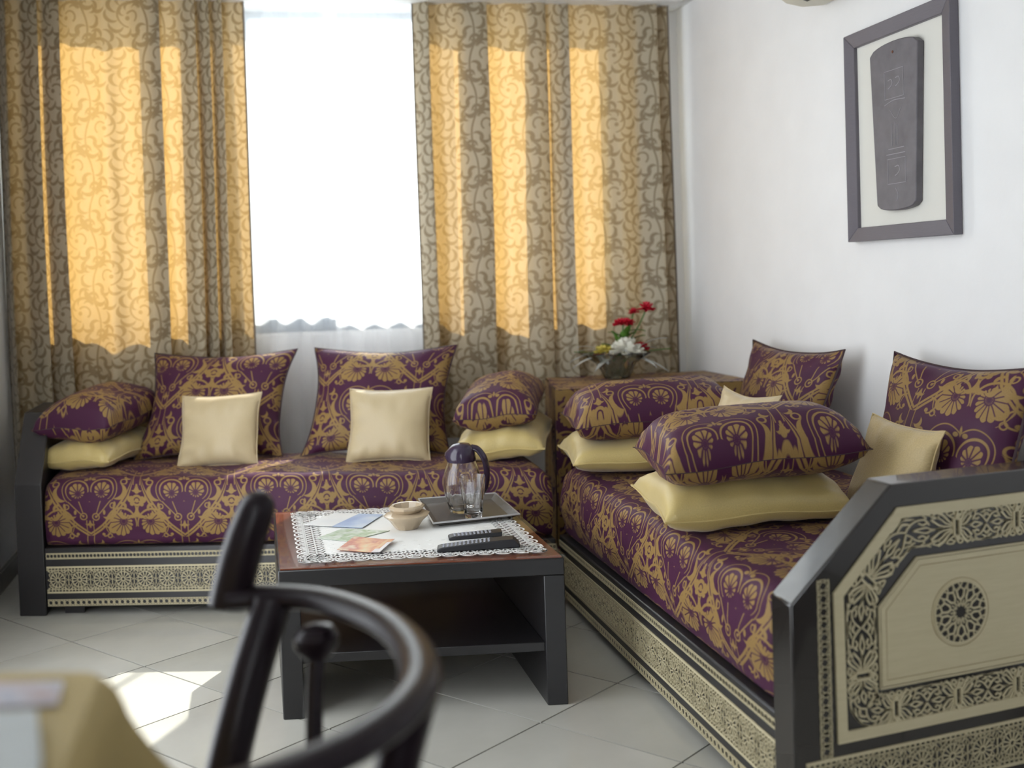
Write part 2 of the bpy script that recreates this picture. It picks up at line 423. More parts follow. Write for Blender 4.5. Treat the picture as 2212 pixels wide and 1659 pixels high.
def arc(cx, cy, r, a0, a1, n=12): return [(cx+r*math.cos(a0+(a1-a0)*i/n), cy+r*math.sin(a0+(a1-a0)*i/n)) for i in range(n+1)]
def crom(pts, n=6):
    P = [np.array(p, float) for p in pts]; P = [2*P[0]-P[1]]+P+[2*P[-1]-P[-2]]; out = []
    for i in range(1, len(P)-2):
        for k in range(n):
            t = k/n; a, b, c, d = P[i-1:i+3]
            out.append(.5*((2*b)+(c-a)*t+(2*a-5*b+4*c-d)*t*t+(-a+3*b-3*c+d)*t**3))
    out.append(P[-2]); return out

# ------------------------------------------------------------------ the room
CEIL = 2.32; XL, XR = -.96, 1.85
CORN = Vector((1.85, 4.11, 0)); WA = math.radians(10.5)
wd = Vector((math.cos(WA), -math.sin(WA), 0)); wn = Vector((math.sin(WA), math.cos(WA), 0))
def BW(s, off, z): return CORN+wd*s-wn*off+Za*z            # point at s along the window wall, off in front of it
YF = -1.6
OUT = [(XL-.15, YF), (XR+.15, YF), (XR+.15, 4.14), (XL-.15, 4.14+3.11*math.tan(WA)+.03)]
struct(MB().prism([(x, y, -.12) for x, y in OUT], (0, 0, .116)).build('floor', M['grout'], smooth=False))
FLOOR = bpy.data.objects['floor']
struct(MB().prism([(x, y, CEIL) for x, y in OUT], (0, 0, .12)).build('ceiling', M['ceiling'], smooth=False))
struct(MB().box(XR, YF, -.004, XR+.15, 4.14, CEIL).build('wall_right', M['wall'], smooth=False))
struct(MB().box(XL-.15, 3.12, -.004, XL, 4.66, CEIL).build('wall_left', M['wall'], smooth=False))
WS0, WS1, WZ0, WZ1 = -2.74, -.27, .925, 2.30
b = MB(); TH = .06
def wallbox(mb, s0, s1, z0, z1, o0=0.0, o1=-TH):
    mb.prism([BW(s0, o0, z0), BW(s1, o0, z0), BW(s1, o1, z0), BW(s0, o1, z0)], (0, 0, z1-z0))
wallbox(b, -2.86, .03, -.004, WZ0); wallbox(b, -2.86, .03, WZ1, CEIL); wallbox(b, -2.86, WS0, WZ0, WZ1); wallbox(b, WS1, .03, WZ0, WZ1)
struct(b.build('wall_back', M['wall'], smooth=False))
struct(MB().box(-.2, YF-.15, -.004, XR+.15, YF, CEIL).build('wall_front_light_block', M['wall'], smooth=False))  # unseen part-width wall, added to hold back light from behind the camera
struct(MB().box(XL-.15, YF, -.004, XL, 1.75, CEIL).build('wall_left', M['wall'], smooth=False))  # unseen stretch, added to limit the side light; gap beyond it lets sky in
# window: grey metal frame, four panes
b = MB(); win = MB()
wallbox(win, WS0, WS1, WZ0, WZ0+.09, -.002, -.055); wallbox(win, WS0, WS1, WZ1-.03, WZ1, -.002, -.055)
wallbox(win, WS0, WS0+.05, WZ0, WZ1, -.002, -.055); wallbox(win, WS1-.05, WS1, WZ0, WZ1, -.002, -.055)
W = struct(win.build('window_1', M['winframe'], smooth=False, bevel=.004))
NP = 3; pw = (WS1-WS0-.1)/NP
for i in range(NP):
    s0 = WS0+.05+i*pw
    if i:
        q = MB(); wallbox(q, s0-.02, s0+.02, WZ0+.09, WZ1-.03, -.005, -.052); q.build('mullion', M['winframe'], W, smooth=False)
    q = MB(); wallbox(q, s0+(.02 if i else 0), s0+pw-(.02 if i < NP-1 else 0), WZ0+.09, WZ1-.03, -.027, -.032); q.build('pane', M['pane'], W, smooth=False)
# skirting along the left wall and the right wall, plaster cove along the window wall
b = MB(); b.box(XL, 3.12, 0, XL+.012, 4.60, .075); b.box(XL, 3.12, .075, XL+.007, 4.60, .085)
struct(b.build('baseboard_left', M['skirting'], smooth=False))
struct(MB().box(XR-.012, YF, 0, XR, 4.0, .08).build('baseboard_right', M['skirting'], smooth=False))
# floor tiles laid diagonally, each its own slab
TO, TA_, TB_ = Vector((-.357, 3.205, 0)), Vector((.2465, -.3215, 0)), Vector((.2625, .1495, 0))
g = .0025
ua, ub = TA_*(g/TA_.length), TB_*(g/TB_.length)
b = MB(); b.prism([ua+ub-Za*.0035, TA_-ua+ub-Za*.0035, TA_+TB_-ua-ub-Za*.0035, TB_+ua-ub-Za*.0035], (0, 0, .0035))
t0 = b.build('tile', M['tile'], FLOOR, smooth=False); tm = t0.data; first = True
for i in range(-22, 24):
    for j in range(-22, 24):
        p = TO+TA_*i+TB_*j; c = p+(TA_+TB_)/2
        if not (XL-.3 < c.x < XR-.05 and .75 < c.y < 4.5) or (c-CORN).dot(wn) > -.05: continue
        if first: o = t0; first = False
        else:
            o = t0.copy(); COL.objects.link(o); o.parent = FLOOR
        o.location = p

# ------------------------------------------------------------------ curtains
def curtain(name, label, path, mat, z0, z1, hem=None, flare=0.0, nz=26, seed=1, wob=.007, lean=None):
    rnd = random.Random(seed); ph = [rnd.uniform(0, 6.28) for _ in range(8)]
    P = crom(path, 7); n = len(P); L = [0]
    for i in range(1, n): L.append(L[-1]+float(np.linalg.norm(P[i]-P[i-1])))
    sm = sum(p[0] for p in P)/n
    def fn(u, v):
        k = u*(n-1); i = min(int(k), n-2); f = k-i; q = P[i]*(1-f)+P[i+1]*f; l = L[i]*(1-f)+L[i+1]*f
        z = z1+(z0-z1)*v
        amp = .55+.45*min(1, v*2.2)
        off = .115+(q[1]-.115)*amp+wob*math.sin(l*23+ph[0]+v*2)*v+wob*math.sin(l*47+ph[1]+1.5*v)+.4*wob*math.sin(l*90+ph[3]+v)
        s = q[0]+(q[0]-sm)*flare*v+.008*math.sin(v*4+ph[2]+l*3)*v
        if lean: s += lean(u, v)
        return BW(s, max(off, .03), z)
    def uvf(u, v):
        k = u*(n-1); i = min(int(k), n-2); f = k-i
        return (L[i]*(1-f)+L[i+1]*f, z1+(z0-z1)*v)
    b = MB(); b.grid(fn, n-1, nz, uvf)
    o = b.build(name, mat, angle=80); tag(o, label, 'curtain')
    if hem:
        for u in hem:
            pts = [fn(u, k/nz) for k in range(nz+1)]
            q = MB(); q.tube(pts, .004, 6); q.build('hem', M['hem'], o)
    return o
f_, m_, k_ = .165, .115, .075
LP = [(-2.83, .10), (-2.775, f_), (-2.82, k_), (-2.66, .15), (-2.73, k_), (-2.575, f_), (-2.65, k_), (-2.50, .12), (-2.42, .145), (-2.33, .12), (-2.195, f_), (-2.26, k_),
      (-2.16, .12), (-2.053, f_), (-2.11, k_), (-1.998, f_), (-2.055, k_), (-1.948, .17), (-1.99, k_), (-1.868, .12)]
curtain('patterned_curtain', 'beige scroll-patterned curtain hanging left of the bright window gap', LP, M['curtain'], .30, CEIL-.012, hem=(1.0, 0.0), seed=3, flare=.004)
RP = [(-1.178, .12), (-1.11, f_), (-1.165, k_), (-1.06, .11), (-.99, .14), (-.865, .178), (-.975, k_), (-.82, .12), (-.76, .145), (-.695, .16), (-.613, f_), (-.69, k_), (-.515, f_), (-.585, k_),
      (-.45, .13), (-.37, .115), (-.30, .14), (-.22, .12), (-.125, f_), (-.19, k_), (-.068, .10)]
curtain('patterned_curtain', 'beige scroll-patterned curtain in the corner behind the vase of red flowers', RP, M['curtain'], .45, CEIL-.012, hem=(0.0, 1.0), seed=5, flare=.01)
SP = [(-2.08, .035), (-2.02, .045), (-1.97, .03)]+[(-1.93+.037*i+(.010 if i % 3 == 0 else 0), .042+.013*((i*7) % 3-1)) for i in range(11)]+[(-1.515, .035), (-1.50, .05)]
curtain('sheer_curtain', 'white sheer curtain filling the left half of the bright window gap', SP, M['sheer'], .30, CEIL-.014, seed=11, wob=.003)
SP = [(-1.548, .074), (-1.525, .082)]+[(-1.49+.036*i+(.010 if i % 3 == 1 else 0), .080+.014*((i*5) % 3-1)) for i in range(10)]+[(-1.12, .06), (-1.06, .04), (-.99, .05)]
curtain('sheer_curtain', 'white sheer curtain filling the right half of the bright window gap', SP, M['sheer'], .30, CEIL-.014, seed=12, wob=.003)
q = MB(); wallbox(q, -2.84, -.02, CEIL-.012, CEIL, .19, .02); tag(q.build('curtain_rail', M['ceiling'], smooth=False), 'white ceiling track that carries the curtains along the window wall', 'curtain rail')

# ------------------------------------------------------------------ fretwork, all real cut strips
def fret_panel(mb, fr, L, h, P, t=.0028):
    """rosette band of length L, height h, rosette pitch P; frame origin at lower left"""
    k = h/.092
    mb.ribbon([(0, .003*k), (L, .003*k)], .006*k, fr, t); mb.ribbon([(0, h-.003*k), (L, h-.003*k)], .006*k, fr, t)
    n = max(1, int(round(L/P))); p = L/n; cy = h/2; r = min(p, h)/2
    for i in range(n):
        cx = (i+.5)*p
        mb.ribbon(arc(cx, cy, .17*r, 0, 2*PI, 10)[:-1], .065*r, fr, t, True)
        mb.ribbon(arc(cx, cy, .66*r, 0, 2*PI, 24)[:-1], .062*r, fr, t, True)
        for a in range(12):
            A = 2*PI*a/12+PI/12
            mb.ribbon([(cx+.2*r*math.cos(A), cy+.2*r*math.sin(A)), (cx+.66*r*math.cos(A), cy+.66*r*math.sin(A))], [.045*r, .10*r], fr, t)
        z = []
        for a in range(24):
            A = 2*PI*a/24; R = .66*r if a % 2 else .93*r
            z.append((cx+R*math.cos(A), cy+R*math.sin(A)))
        mb.ribbon(z, .055*r, fr, t, True)
        for sx in (-1, 1):
            for sy in (-1, 1):
                mb.ribbon([(cx+sx*.62*r, cy+sy*.62*r), (cx+sx*p/2, cy+sy*(h/2-.008*k))], .065*r, fr, t)
                mb.ribbon([(cx+sx*.30*r, cy+sy*.88*r), (cx+sx*.78*r, cy+sy*.52*r)], .045*r, fr, t)
        mb.ribbon([(cx+p/2, cy-.35*r), (cx+p/2-.12*r, cy-.55*r), (cx+p/2, cy-.78*r), (cx+p/2+.12*r, cy-.55*r)], .05*r, fr, t, True)
        mb.ribbon([(cx+p/2, cy+.35*r), (cx+p/2-.12*r, cy+.55*r), (cx+p/2, cy+.78*r), (cx+p/2+.12*r, cy+.55*r)], .05*r, fr, t, True)
        mb.ribbon([(cx+p/2, cy-.35*r), (cx+p/2, cy+.35*r)], .055*r, fr, t)
    for y in (.0125*k, h-.0125*k):
        mb.ribbon([(0, y), (L, y)], .0022*k, fr, t)
        m = int(L/(.0115*k))
        for i in range(m): mb.ribbon([((i+.5)*L/m, y-.006*k), ((i+.5)*L/m, y+.006*k)], .003*k, fr, t)
def fret_chain(mb, fr, L, h, P, t=.0022, vertical=False):
    mb.ribbon([(0, .0012), (L, .0012)], .0024, fr, t); mb.ribbon([(0, h-.0012), (L, h-.0012)], .0024, fr, t)
    n = int(round(L/P)); p = L/n
    for i in range(n):
        cx = (i+.5)*p
        mb.ribbon(arc(cx, h/2, .33*h, 0, 2*PI, 10)[:-1], .085*h, fr, t, True)
        for s in (-1, 1):
            mb.ribbon([(cx-p/2, h/2+s*h/2*.95), (cx-p/2+.1*p, h/2+s*.2*h), (cx-p/2, h/2)], .07*h, fr, t)
            mb.ribbon([(cx+p/2, h/2+s*h/2*.95), (cx+p/2-.1*p, h/2+s*.2*h), (cx+p/2, h/2)], .07*h, fr, t)
def fret_stars(mb, fr, L, h, P, t=.0022):
    mb.ribbon([(0, .0012), (L, .0012)], .0024, fr, t); mb.ribbon([(0, h-.0012), (L, h-.0012)], .0024, fr, t)
    n = int(round(L/P)); p = L/n
    for i in range(n):
        cx = (i+.5)*p; c = h/2
        z = [(cx+(.40 if a % 2 else .27)*h*math.cos(PI*a/6), c+(.40 if a % 2 else .27)*h*math.sin(PI*a/6)) for a in range(12)]
        mb.ribbon(z, .0014, fr, t, True)
        hx = [(cx-p/2, c-.2*h), (cx-p/2+.25*p, c-.5*h), (cx+p/2-.25*p, c-.5*h), (cx+p/2, c-.2*h), (cx+p/2, c+.2*h), (cx+p/2-.25*p, c+.5*h), (cx-p/2+.25*p, c+.5*h), (cx-p/2, c+.2*h)]
        mb.ribbon(hx, .0014, fr, t, True)
        for a in (1, 3, 5, 7, 9, 11):
            A = PI*a/6
            mb.ribbon([(cx+.40*h*math.cos(A), c+.40*h*math.sin(A)), (cx+.56*h*math.cos(A), c+.5*h*math.sin(A))], .0013, fr, t)

# ------------------------------------------------------------------ the sofa along the window
SA = math.radians(21); sd_ = Vector((math.cos(SA), -math.sin(SA), 0)); sn = Vector((math.sin(SA), math.cos(SA), 0))
OB = Vector((-.732, 3.844, 0))
def BS(u, w, z): return OB+sd_*u+Ya*w+Za*z
def slab(mb, a, bb, z0, z1):                    # a skew block of the window sofa: (u0,w0)-(u1,w1)
    mb.prism([BS(a[0], a[1], z0), BS(bb[0], a[1], z0), BS(bb[0], bb[1], z0), BS(a[0], bb[1], z0)], (0, 0, z1-z0))
S1 = thing('sofa_base', 'dark wooden sofa base with pale fretwork bands under the window', 'sofa', BS(.85, .3, 0))
b = MB(); slab(b, (0, .006), (1.79, .54), .028, .236); b.build('seat_frame', M['darkwood'], S1, bevel=.004)
prof = [(0, 0), (0, .462), (.205, .69), (.54, .69), (.54, 0)]
b = MB(); b.prism([BS(-.0966, w, z) for w, z in prof], sd_*.0966); b.build('arm', M['darkwood'], S1, bevel=.004)
for u in (.06, .9, 1.7):
    b = MB(); slab(b, (u, .03), (u+.07, .09), 0, .028); b.build('foot', M['darkwood'], S1, smooth=False)
en = -sn; LB = 1.785
def fr1(z): return (BS(.004, 0, z)+sn*.0056, sd_, Za, en)
b = MB(); fret_panel(b, fr1(.078), LB, .094, .0785); b.build('fretwork_panel', M['fret'], S1, smooth=False)
b = MB(); fret_chain(b, fr1(.198), LB, .021, .0128); b.build('fretwork_strip', M['fret'], S1, smooth=False)
b = MB(); fret_chain(b, fr1(.033), LB, .0235, .0197); b.build('fretwork_strip', M['fret'], S1, smooth=False)

# mattresses: profile swept along the sofa, rounded ends
def mattress(name, label, P, u0, u1, depth, z0, z1, mat, rf=.055, seed=0, nend=.06, uo=0.0):
    """P(u, w, z) -> point; front face at w=0"""
    rnd = random.Random(seed); ph = [rnd.uniform(0, 6.3) for _ in range(6)]
    pr = []; r = rf; r0 = .035
    for i in range(7): a = PI/2*i/6; pr.append((r0-r0*math.sin(a)+.012, z0+r0-r0*math.cos(a)))
    for i in range(1, 6): pr.append((.012-.014*math.sin(PI*i/6), z0+r0+(z1-z0-r-r0)*i/6))
    for i in range(9): a = PI/2*i/8; pr.append((.012+r-r*math.cos(a), z1-r+r*math.sin(a)))
    for i in range(1, 12): pr.append((.012+r+(depth-.012-2*r)*i/11, z1+.006*math.sin(PI*i/11)))
    for i in range(1, 7): a = PI/2*i/6; pr.append((depth-r+r*math.sin(a), z1-r+r*math.cos(a)))
    pr.append((depth, z0)); n = len(pr); L = [0]
    for i in range(1, n): L.append(L[-1]+math.hypot(pr[i][0]-pr[i-1][0], pr[i][1]-pr[i-1][1]))
    nu = int((u1-u0)/.02); cw, cz = depth/2, (z0+z1)/2
    def fn(fu, fv):
        # ends pulled in along a quarter circle
        x = fu; i = int(round(fv*(n-1))); w, z = pr[i]
        u = u0+(u1-u0)*x; e = min(u-u0, u1-u)
        k = 1.0
        if e < nend: q = 1-e/nend; k = 1-.10*(1-math.sqrt(max(0, 1-q*q)))
        sag = .004*math.sin(u*9+ph[0])+.0025*math.sin(u*23+ph[1]+z*20)
        if z > z0+.03: z = z+sag*.7; w = w+(sag if w < .1 else 0)
        z = z0+(z-z0)*k if z > cz else z
        w = cw+(w-cw)*(1-(1-k)*.5)
        return P(u, w, z)
    mb = MB(); mb.grid(fn, nu, n-1, lambda a, c: (u0+(u1-u0)*a, L[int(round(c*(n-1)))]+uo))
    for uu in (u0, u1):
        e = [fn(0 if uu == u0 else 1, i/(n-1)) for i in range(n)]
        mb.add(e, [tuple(range(n))], [(pr[i][0], pr[i][1]) for i in range(n)])
    return tag(mb.build(name, mat, angle=70), label, 'mattress')
mattress('seat_mattress', 'purple and gold damask mattress on the sofa under the window', BS, .006, 1.785, .54, .237, .470, M['damask'], seed=2)

# ------------------------------------------------------------------ the sofa along the right wall
XS = .959; YA0, YA1 = 1.672, 1.751; YE = 3.255
def RS(u, w, z): return Vector((XS+w, YA1+u, z))
S2 = thing('sofa_base', 'dark wooden sofa base with carved fretwork arm along the white wall', 'sofa', (1.4, 2.4, 0))
MB().box(XS+.006, YA1, .028, 1.835, YE, .236).build('seat_frame', M['darkwood'], S2, bevel=.005)
prof = [(XS, 0), (XS, .479), (1.192, .692), (1.835, .692), (1.835, 0)]
b = MB(); b.prism([(x, YA0, z) for x, z in prof], (0, YA1-YA0, 0)); b.build('arm', M['armwood'], S2, bevel=.004)
for y in (1.85, 2.5, 3.15): MB().box(XS+.03, y, 0, XS+.09, y+.07, .028).build('foot', M['darkwood'], S2, smooth=False)
def fr2(z): return (Vector((XS+.0056, YE-.004, z)), -Ya, Za, -Xa)
LR = YE-YA1-.006
b = MB(); fret_panel(b, fr2(.078), LR, .099, .0785); b.build('fretwork_panel', M['fret'], S2, smooth=False)
b = MB(); fret_chain(b, fr2(.199), LR, .021, .0150); b.build('fretwork_strip', M['fret'], S2, smooth=False)
b = MB(); fret_chain(b, fr2(.033), LR, .0245, .0197); b.build('fretwork_strip', M['fret'], S2, smooth=False)
mattress('seat_mattress', 'purple and gold damask mattress on the sofa along the white wall', RS, .008, 1.50, .86, .237, .472, M['damask'], seed=4)
# the carved arm end, frame in (X, z)
AF = (Vector((0, YA0, 0)), Xa, Za, -Ya)
def apr(mb, poly, h0, h1): mb.prism([(x, YA0-h0, z) for x, z in poly], (0, -(h1-h0), 0))
def inset(poly, d):
    n = len(poly); out = []
    for i in range(n):
        p0, p1, p2 = (Vector(poly[(i+k) % n]) for k in (-1, 0, 1))
        a = (p1-p0).normalized(); c = (p2-p1).normalized(); na, nc = Vector((-a.y, a.x)), Vector((-c.y, c.x))
        m = (na+nc); m = m/(m.length_squared/2) if m.length > 1e-6 else na
        out.append(tuple(p1+m*d))
    return out
outer = [(1.056, .19), (1.80, .19), (1.80, .645), (1.206, .645), (1.053, .491)]
inner = [(1.160, .288), (1.76, .288), (1.76, .534), (1.251, .534), (1.161, .447)]
ins = inset(outer, .022)
b = MB(); n = len(outer)
for i in range(n):
    j = (i+1) % n
    apr(b, [outer[i], outer[j], ins[j], ins[i]], 0, .005)
b.build('panel_border', M['fret'], S2, smooth=False)
b = MB(); apr(b, inner, 0, .005); b.build('panel_field', M['fret'], S2, bevel=.0008)
b = MB(); li = inset(inner, .012); b.ribbon(li, .0012, AF, .0054, True, .005); b.build('engraved_line', flat('engraved_brown', (.24, .16, .07), .6), S2, smooth=False)
# medallion
mc = (1.352, .414)
b = MB(); apr(b, [(mc[0]+.064*math.cos(a*PI/24), mc[1]+.064*math.sin(a*PI/24)) for a in range(48)], .005, .0056); MED = b.build('medallion', M['fretback'], S2, smooth=False)
b = MB(); R0 = .064
b.ribbon(arc(*mc, R0, 0, 2*PI, 48)[:-1], .004, AF, .0078, True, .005)
for a in range(10):
    A = PI/2+2*PI*a/10
    pt = lambda r, n: (mc[0]+R0*(r*math.cos(A)-n*math.sin(A)), mc[1]+R0*(r*math.sin(A)+n*math.cos(A)))
    pq = lambda r, d: (mc[0]+R0*r*math.cos(A+d), mc[1]+R0*r*math.sin(A+d))
    D = PI/10
    b.ribbon([pt(.40, 0), pt(.50, .105), pt(.70, .155), pt(.83, 0), pt(.70, -.155), pt(.50, -.105)], .0044, AF, .0078, True, .005)
    b.ribbon([pq(.20, D), pq(.33, 0), pq(.20, -D)], .0030, AF, .0078, False, .005)
    b.ribbon([pq(.33, 0), pq(.40, 0)], .0036, AF, .0078, False, .005)
    b.ribbon([pq(.20, D), pq(.40, D)], .0026, AF, .0078, False, .005)
    b.ribbon([pt(.70, .155), pq(.86, D), pq(.98, D)], .0034, AF, .0078, False, .005); b.ribbon([pt(.70, -.155), pq(.86, -D)], .0034, AF, .0078, False, .005)
    b.ribbon([pt(.83, 0), pq(.98, .09)], .0026, AF, .0078, False, .005); b.ribbon([pt(.83, 0), pq(.98, -.09)], .0026, AF, .0078, False, .005)
b.build('rosette', M['fret'], MED, smooth=False)
b = MB(); b.ribbon(arc(*mc, .071, 0, 2*PI, 48)[:-1], .0012, AF, .0054, True, .005); b.build('engraved_ring', bpy.data.materials['engraved_brown'], S2, smooth=False)
# arabesque band: one unit bent along a path between two clasps
def arabesque(mb, path, hw, t=.0032):
    P = [np.array(p, float) for p in crom(path, 10)]; L = [0]
    for i in range(1, len(P)): L.append(L[-1]+float(np.linalg.norm(P[i]-P[i-1])))
    T = L[-1]
    def at(x, y):
        s = min(max(x, 0), 1)*T; i = 0
        while i < len(P)-2 and L[i+1] < s: i += 1
        f = (s-L[i])/(L[i+1]-L[i]); p = P[i]*(1-f)+P[i+1]*f
        d = P[min(i+1, len(P)-1)]-P[max(i-1, 0)]; d = d/np.linalg.norm(d)
        return (p[0]-d[1]*y*hw, p[1]+d[0]*y*hw)
    def rib(pts, w, n=6):
        q = crom(pts, n); k = len(q)
        w = w if isinstance(w, tuple) else w*.60; ww = [w*hw]*k if not isinstance(w, tuple) else [hw*(w[0]+(w[1]-w[0])*i/(k-1))*.70 for i in range(k)]
        for sx in (0, 1):
            for sy in (1, -1):
                mb.ribbon([at(p[0] if sx == 0 else 1-p[0], p[1]*sy) for p in q], ww, AF, t)
    rib([(.03, .12), (.10, .28), (.17, .62), (.30, .90), (.42, .93), (.5, .88)], .15)       # long oval
    rib([(.0, .50), (.05, .62), (.10, .90), (.045, .98), (.02, .84), (.06, .74)], .14)       # curl beside the clasp
    rib([(.03, .18), (.075, .40), (.13, .78), (.185, .98)], (.10, .26))                      # fan leaf
    rib([(.185, .98), (.25, .80), (.215, .66), (.17, .74)], .13)
    rib([(.05, .06), (.15, .16), (.215, .42), (.25, .60)], (.10, .20))
    rib([(.5, .06), (.46, .30), (.40, .56), (.33, .62), (.295, .46), (.335, .32), (.375, .42)], .15)   # inner scrolls
    rib([(.5, .62), (.47, .50), (.445, .40)], (.24, .08)); rib([(.26, .06), (.30, .16), (.36, .10), (.43, .0)], .14)
    rib([(.5, .88), (.455, .74), (.41, .68)], (.20, .06))
    rib([(.12, .0), (.20, .0), (.26, .06)], .13); rib([(.30, .90), (.25, .99)], .12); rib([(.40, .97), (.5, .90)], .14)
    rib([(.335, .62), (.31, .74), (.345, .86)], .12); rib([(.27, .30), (.29, .46)], (.08, .2))
def clasp(mb, c, d, hw, t=.006):
    d = Vector(d).normalized(); q = Vector((-d.y, d.x)); c = Vector(c); a, e = .0072, hw*.48
    pts = [c-d*a-q*e, c+d*a-q*e, c+d*a+q*e, c-d*a+q*e]
    mb.ribbon([tuple(p) for p in pts], .0048, AF, t, True)
    for s in (-1, 1): mb.ribbon([tuple(c+q*s*e), tuple(c+q*s*(e+.004)), tuple(c+q*s*(e+.013))], [.012, .010, .002], AF, t)
hw = .0345
band = MB(); u = .152
bot = .239
cl = [((1.1165, .318), (0, 1)), ((1.134, .505), (.7, .7)), ((1.349, .590), (1, 0)), ((1.192, bot), (1, 0))]
arabesque(band, [(1.1165, .318), (1.1165, .38), (1.1165, .45), (1.134, .505)], hw)
arabesque(band, [(1.134, .505), (1.185, .556), (1.228, .590), (1.29, .590), (1.349, .590)], hw)
arabesque(band, [(1.1165, .318), (1.1165, .285), (1.126, .25), (1.16, .240), (1.192, bot)], hw)
x = 1.349
while x < 1.74:
    arabesque(band, [(x, .590), (x+u*.33, .590), (x+u*.66, .590), (x+u, .590)], hw); x += u; cl.append(((x, .590), (1, 0)))
x = 1.192
while x < 1.72:
    arabesque(band, [(x, bot), (x+u*.33, bot), (x+u*.66, bot), (x+u, bot)], hw); x += u; cl.append(((x, bot), (1, 0)))
for c, d in cl: clasp(band, c, d, hw)
i2 = inset(inner, -.0035)
band.ribbon(i2, .004, AF, .005, True)
band.build('arabesque_fretwork', M['fret'], S2, smooth=False)
b = MB(); fret_stars(b, (Vector((1.018, YA0, .165)), Za, -Xa, -Ya), .355, .0265, .0255); 
for v_i in range(len(b.v)): b.v[v_i] = (b.v[v_i][0]+.0265, b.v[v_i][1], b.v[v_i][2])
b.build('fretwork_strip', M['fret'], S2, smooth=False)
b = MB(); fret_panel(b, (Vector((.984, YA0, .066)), Xa, Za, -Ya), .84, .098, .0785); b.build('fretwork_panel', M['fret'], S2, smooth=False)
# ------------------------------------------------------------------ cushions
def pillow(name, label, cat, W, H, T, c, ex, ey, mat, pin=.10, pw_=.5, pa=2, pb=2, n=30, seed=0, piping=None, wr=.004, uo=(0, 0), flat_=0.0, sag=0.0, group=None, us=1.0, bal=1.0):
    rnd = random.Random(seed); ph = [rnd.uniform(0, 6.3) for _ in range(8)]
    ex = Vector(ex).normalized(); ey = Vector(ey); ey = (ey-ex*ey.dot(ex)).normalized(); ez = ex.cross(ey); c = Vector(c)
    def sh(s, t, side):
        x = W/2*s*(1-pin*(1-t*t)*abs(s)**1.5); y = H/2*t*(1-pin*(1-s*s)*abs(t)**1.5)
        k = max(0, (1-abs(s)**pa)*(1-abs(t)**pb))**pw_
        rim = max(abs(s), abs(t)); wk = (1-k)*k*4
        z = T/2*k+wr*wk*(math.sin(s*14+ph[0])*math.sin(t*3+ph[1])*(abs(t) > abs(s))+math.sin(t*14+ph[2])*math.sin(s*3+ph[3])*(abs(s) >= abs(t)))
        z += .006*k*math.sin(s*3+ph[4])*math.sin(t*3+ph[5])
        zz = z*side*(bal if side > 0 else 2-bal)+.004*math.sin(s*5+ph[6])*rim+.004*math.sin(t*5+ph[7])*rim
        if side < 0 and flat_: zz = max(zz, -T/2*(1-flat_))
        zz -= sag*(s*s)
        return c+ex*x+ey*y+ez*zz
    mb = MB()
    for side in (1, -1):
        mb.grid(lambda a, b: sh(-1+2*a, -1+2*b, side), n, n, lambda a, b: (((a-.5)*W+uo[0])*us, ((b-.5)*H+uo[1]+(0 if side > 0 else .13))*us))
    o = mb.build(name, mat, angle=75); tag(o, label, cat, group)
    if piping:
        e = [sh(-1+2*i/24, -1, 1) for i in range(24)]+[sh(1, -1+2*i/24, 1) for i in range(24)]+[sh(1-2*i/24, 1, 1) for i in range(24)]+[sh(-1, 1-2*i/24, 1) for i in range(25)]
        q = MB(); q.tube(e, piping, 6); q.build('piping', M['piping'] if mat is M['damask'] else mat, o)
    return o
def BV(u, v, z): return OB+sd_*u+sn*v+Za*z
DM, CS, GS = M['damask'], M['cream_satin'], M['gold']
pillow('back_cushion', 'square purple damask cushion left of the sheer gap, behind the left cream cushion', 'cushion', .585, .45, .16, BV(.435, .46, .672), sd_, sn*.20+Za*.39, DM, seed=1, pin=.13, us=.86, piping=.0035, uo=(.0, .10))
pillow('back_cushion', 'square purple damask cushion right of the sheer gap, behind the right cream cushion', 'cushion', .575, .45, .16, BV(1.083, .46, .672), sd_-Za*.01, sn*.20+Za*.39, DM, seed=2, pin=.13, us=.86, piping=.0035, uo=(.03, .02))
pillow('small_cushion', 'small cream satin cushion propped on the left back cushion under the window', 'cushion', .30, .275, .095, BV(.527, .262, .596), sd_+Za*.03, sn*.08+Za*.26, CS, seed=3, pin=.07, piping=.0022, wr=.003)
pillow('small_cushion', 'small cream satin cushion propped on the right back cushion under the window', 'cushion', .31, .275, .095, BV(1.165, .262, .602), sd_, sn*.08+Za*.255, CS, seed=4, pin=.075, piping=.0022, wr=.003)
# arm bolsters of the window sofa
BO = dict(pin=.05, bal=1.22, pw_=.45, pa=2.2, pb=5)
pillow('bolster_pillow', 'gold satin pillow lying by the left dark arm, under a purple bolster', 'pillow', .285, .48, .115, OB+sd_*.128+sn*.12+Ya*.245+Za*.522, sd_, Ya, GS, seed=5, piping=.003, wr=.003, **BO)
pillow('bolster_pillow', 'purple damask bolster lying on a gold pillow by the left dark arm', 'pillow', .285, .46, .185, OB+sd_*.128+sn*.12+Ya*.235+Za*.648, sd_-Za*.03, Ya+Za*.06, DM, seed=6, piping=.0012, uo=(.1, .03), wr=.002, **BO)
pillow('bolster_pillow', 'gold satin pillow at the right end of the window sofa, under a purple bolster', 'pillow', .33, .46, .125, OB+sd_*1.665+sn*.13+Ya*.225+Za*.533, sd_+Za*.06, Ya+Za*.02, GS, seed=7, piping=.003, wr=.003, **BO)
pillow('bolster_pillow', 'purple damask bolster on a gold pillow beside the corner table', 'pillow', .30, .46, .165, OB+sd_*1.655+sn*.13+Ya*.225+Za*.663, sd_+Za*.08, Ya+Za*.07, DM, seed=8, piping=.0012, uo=(.0, .22), wr=.002, **BO)
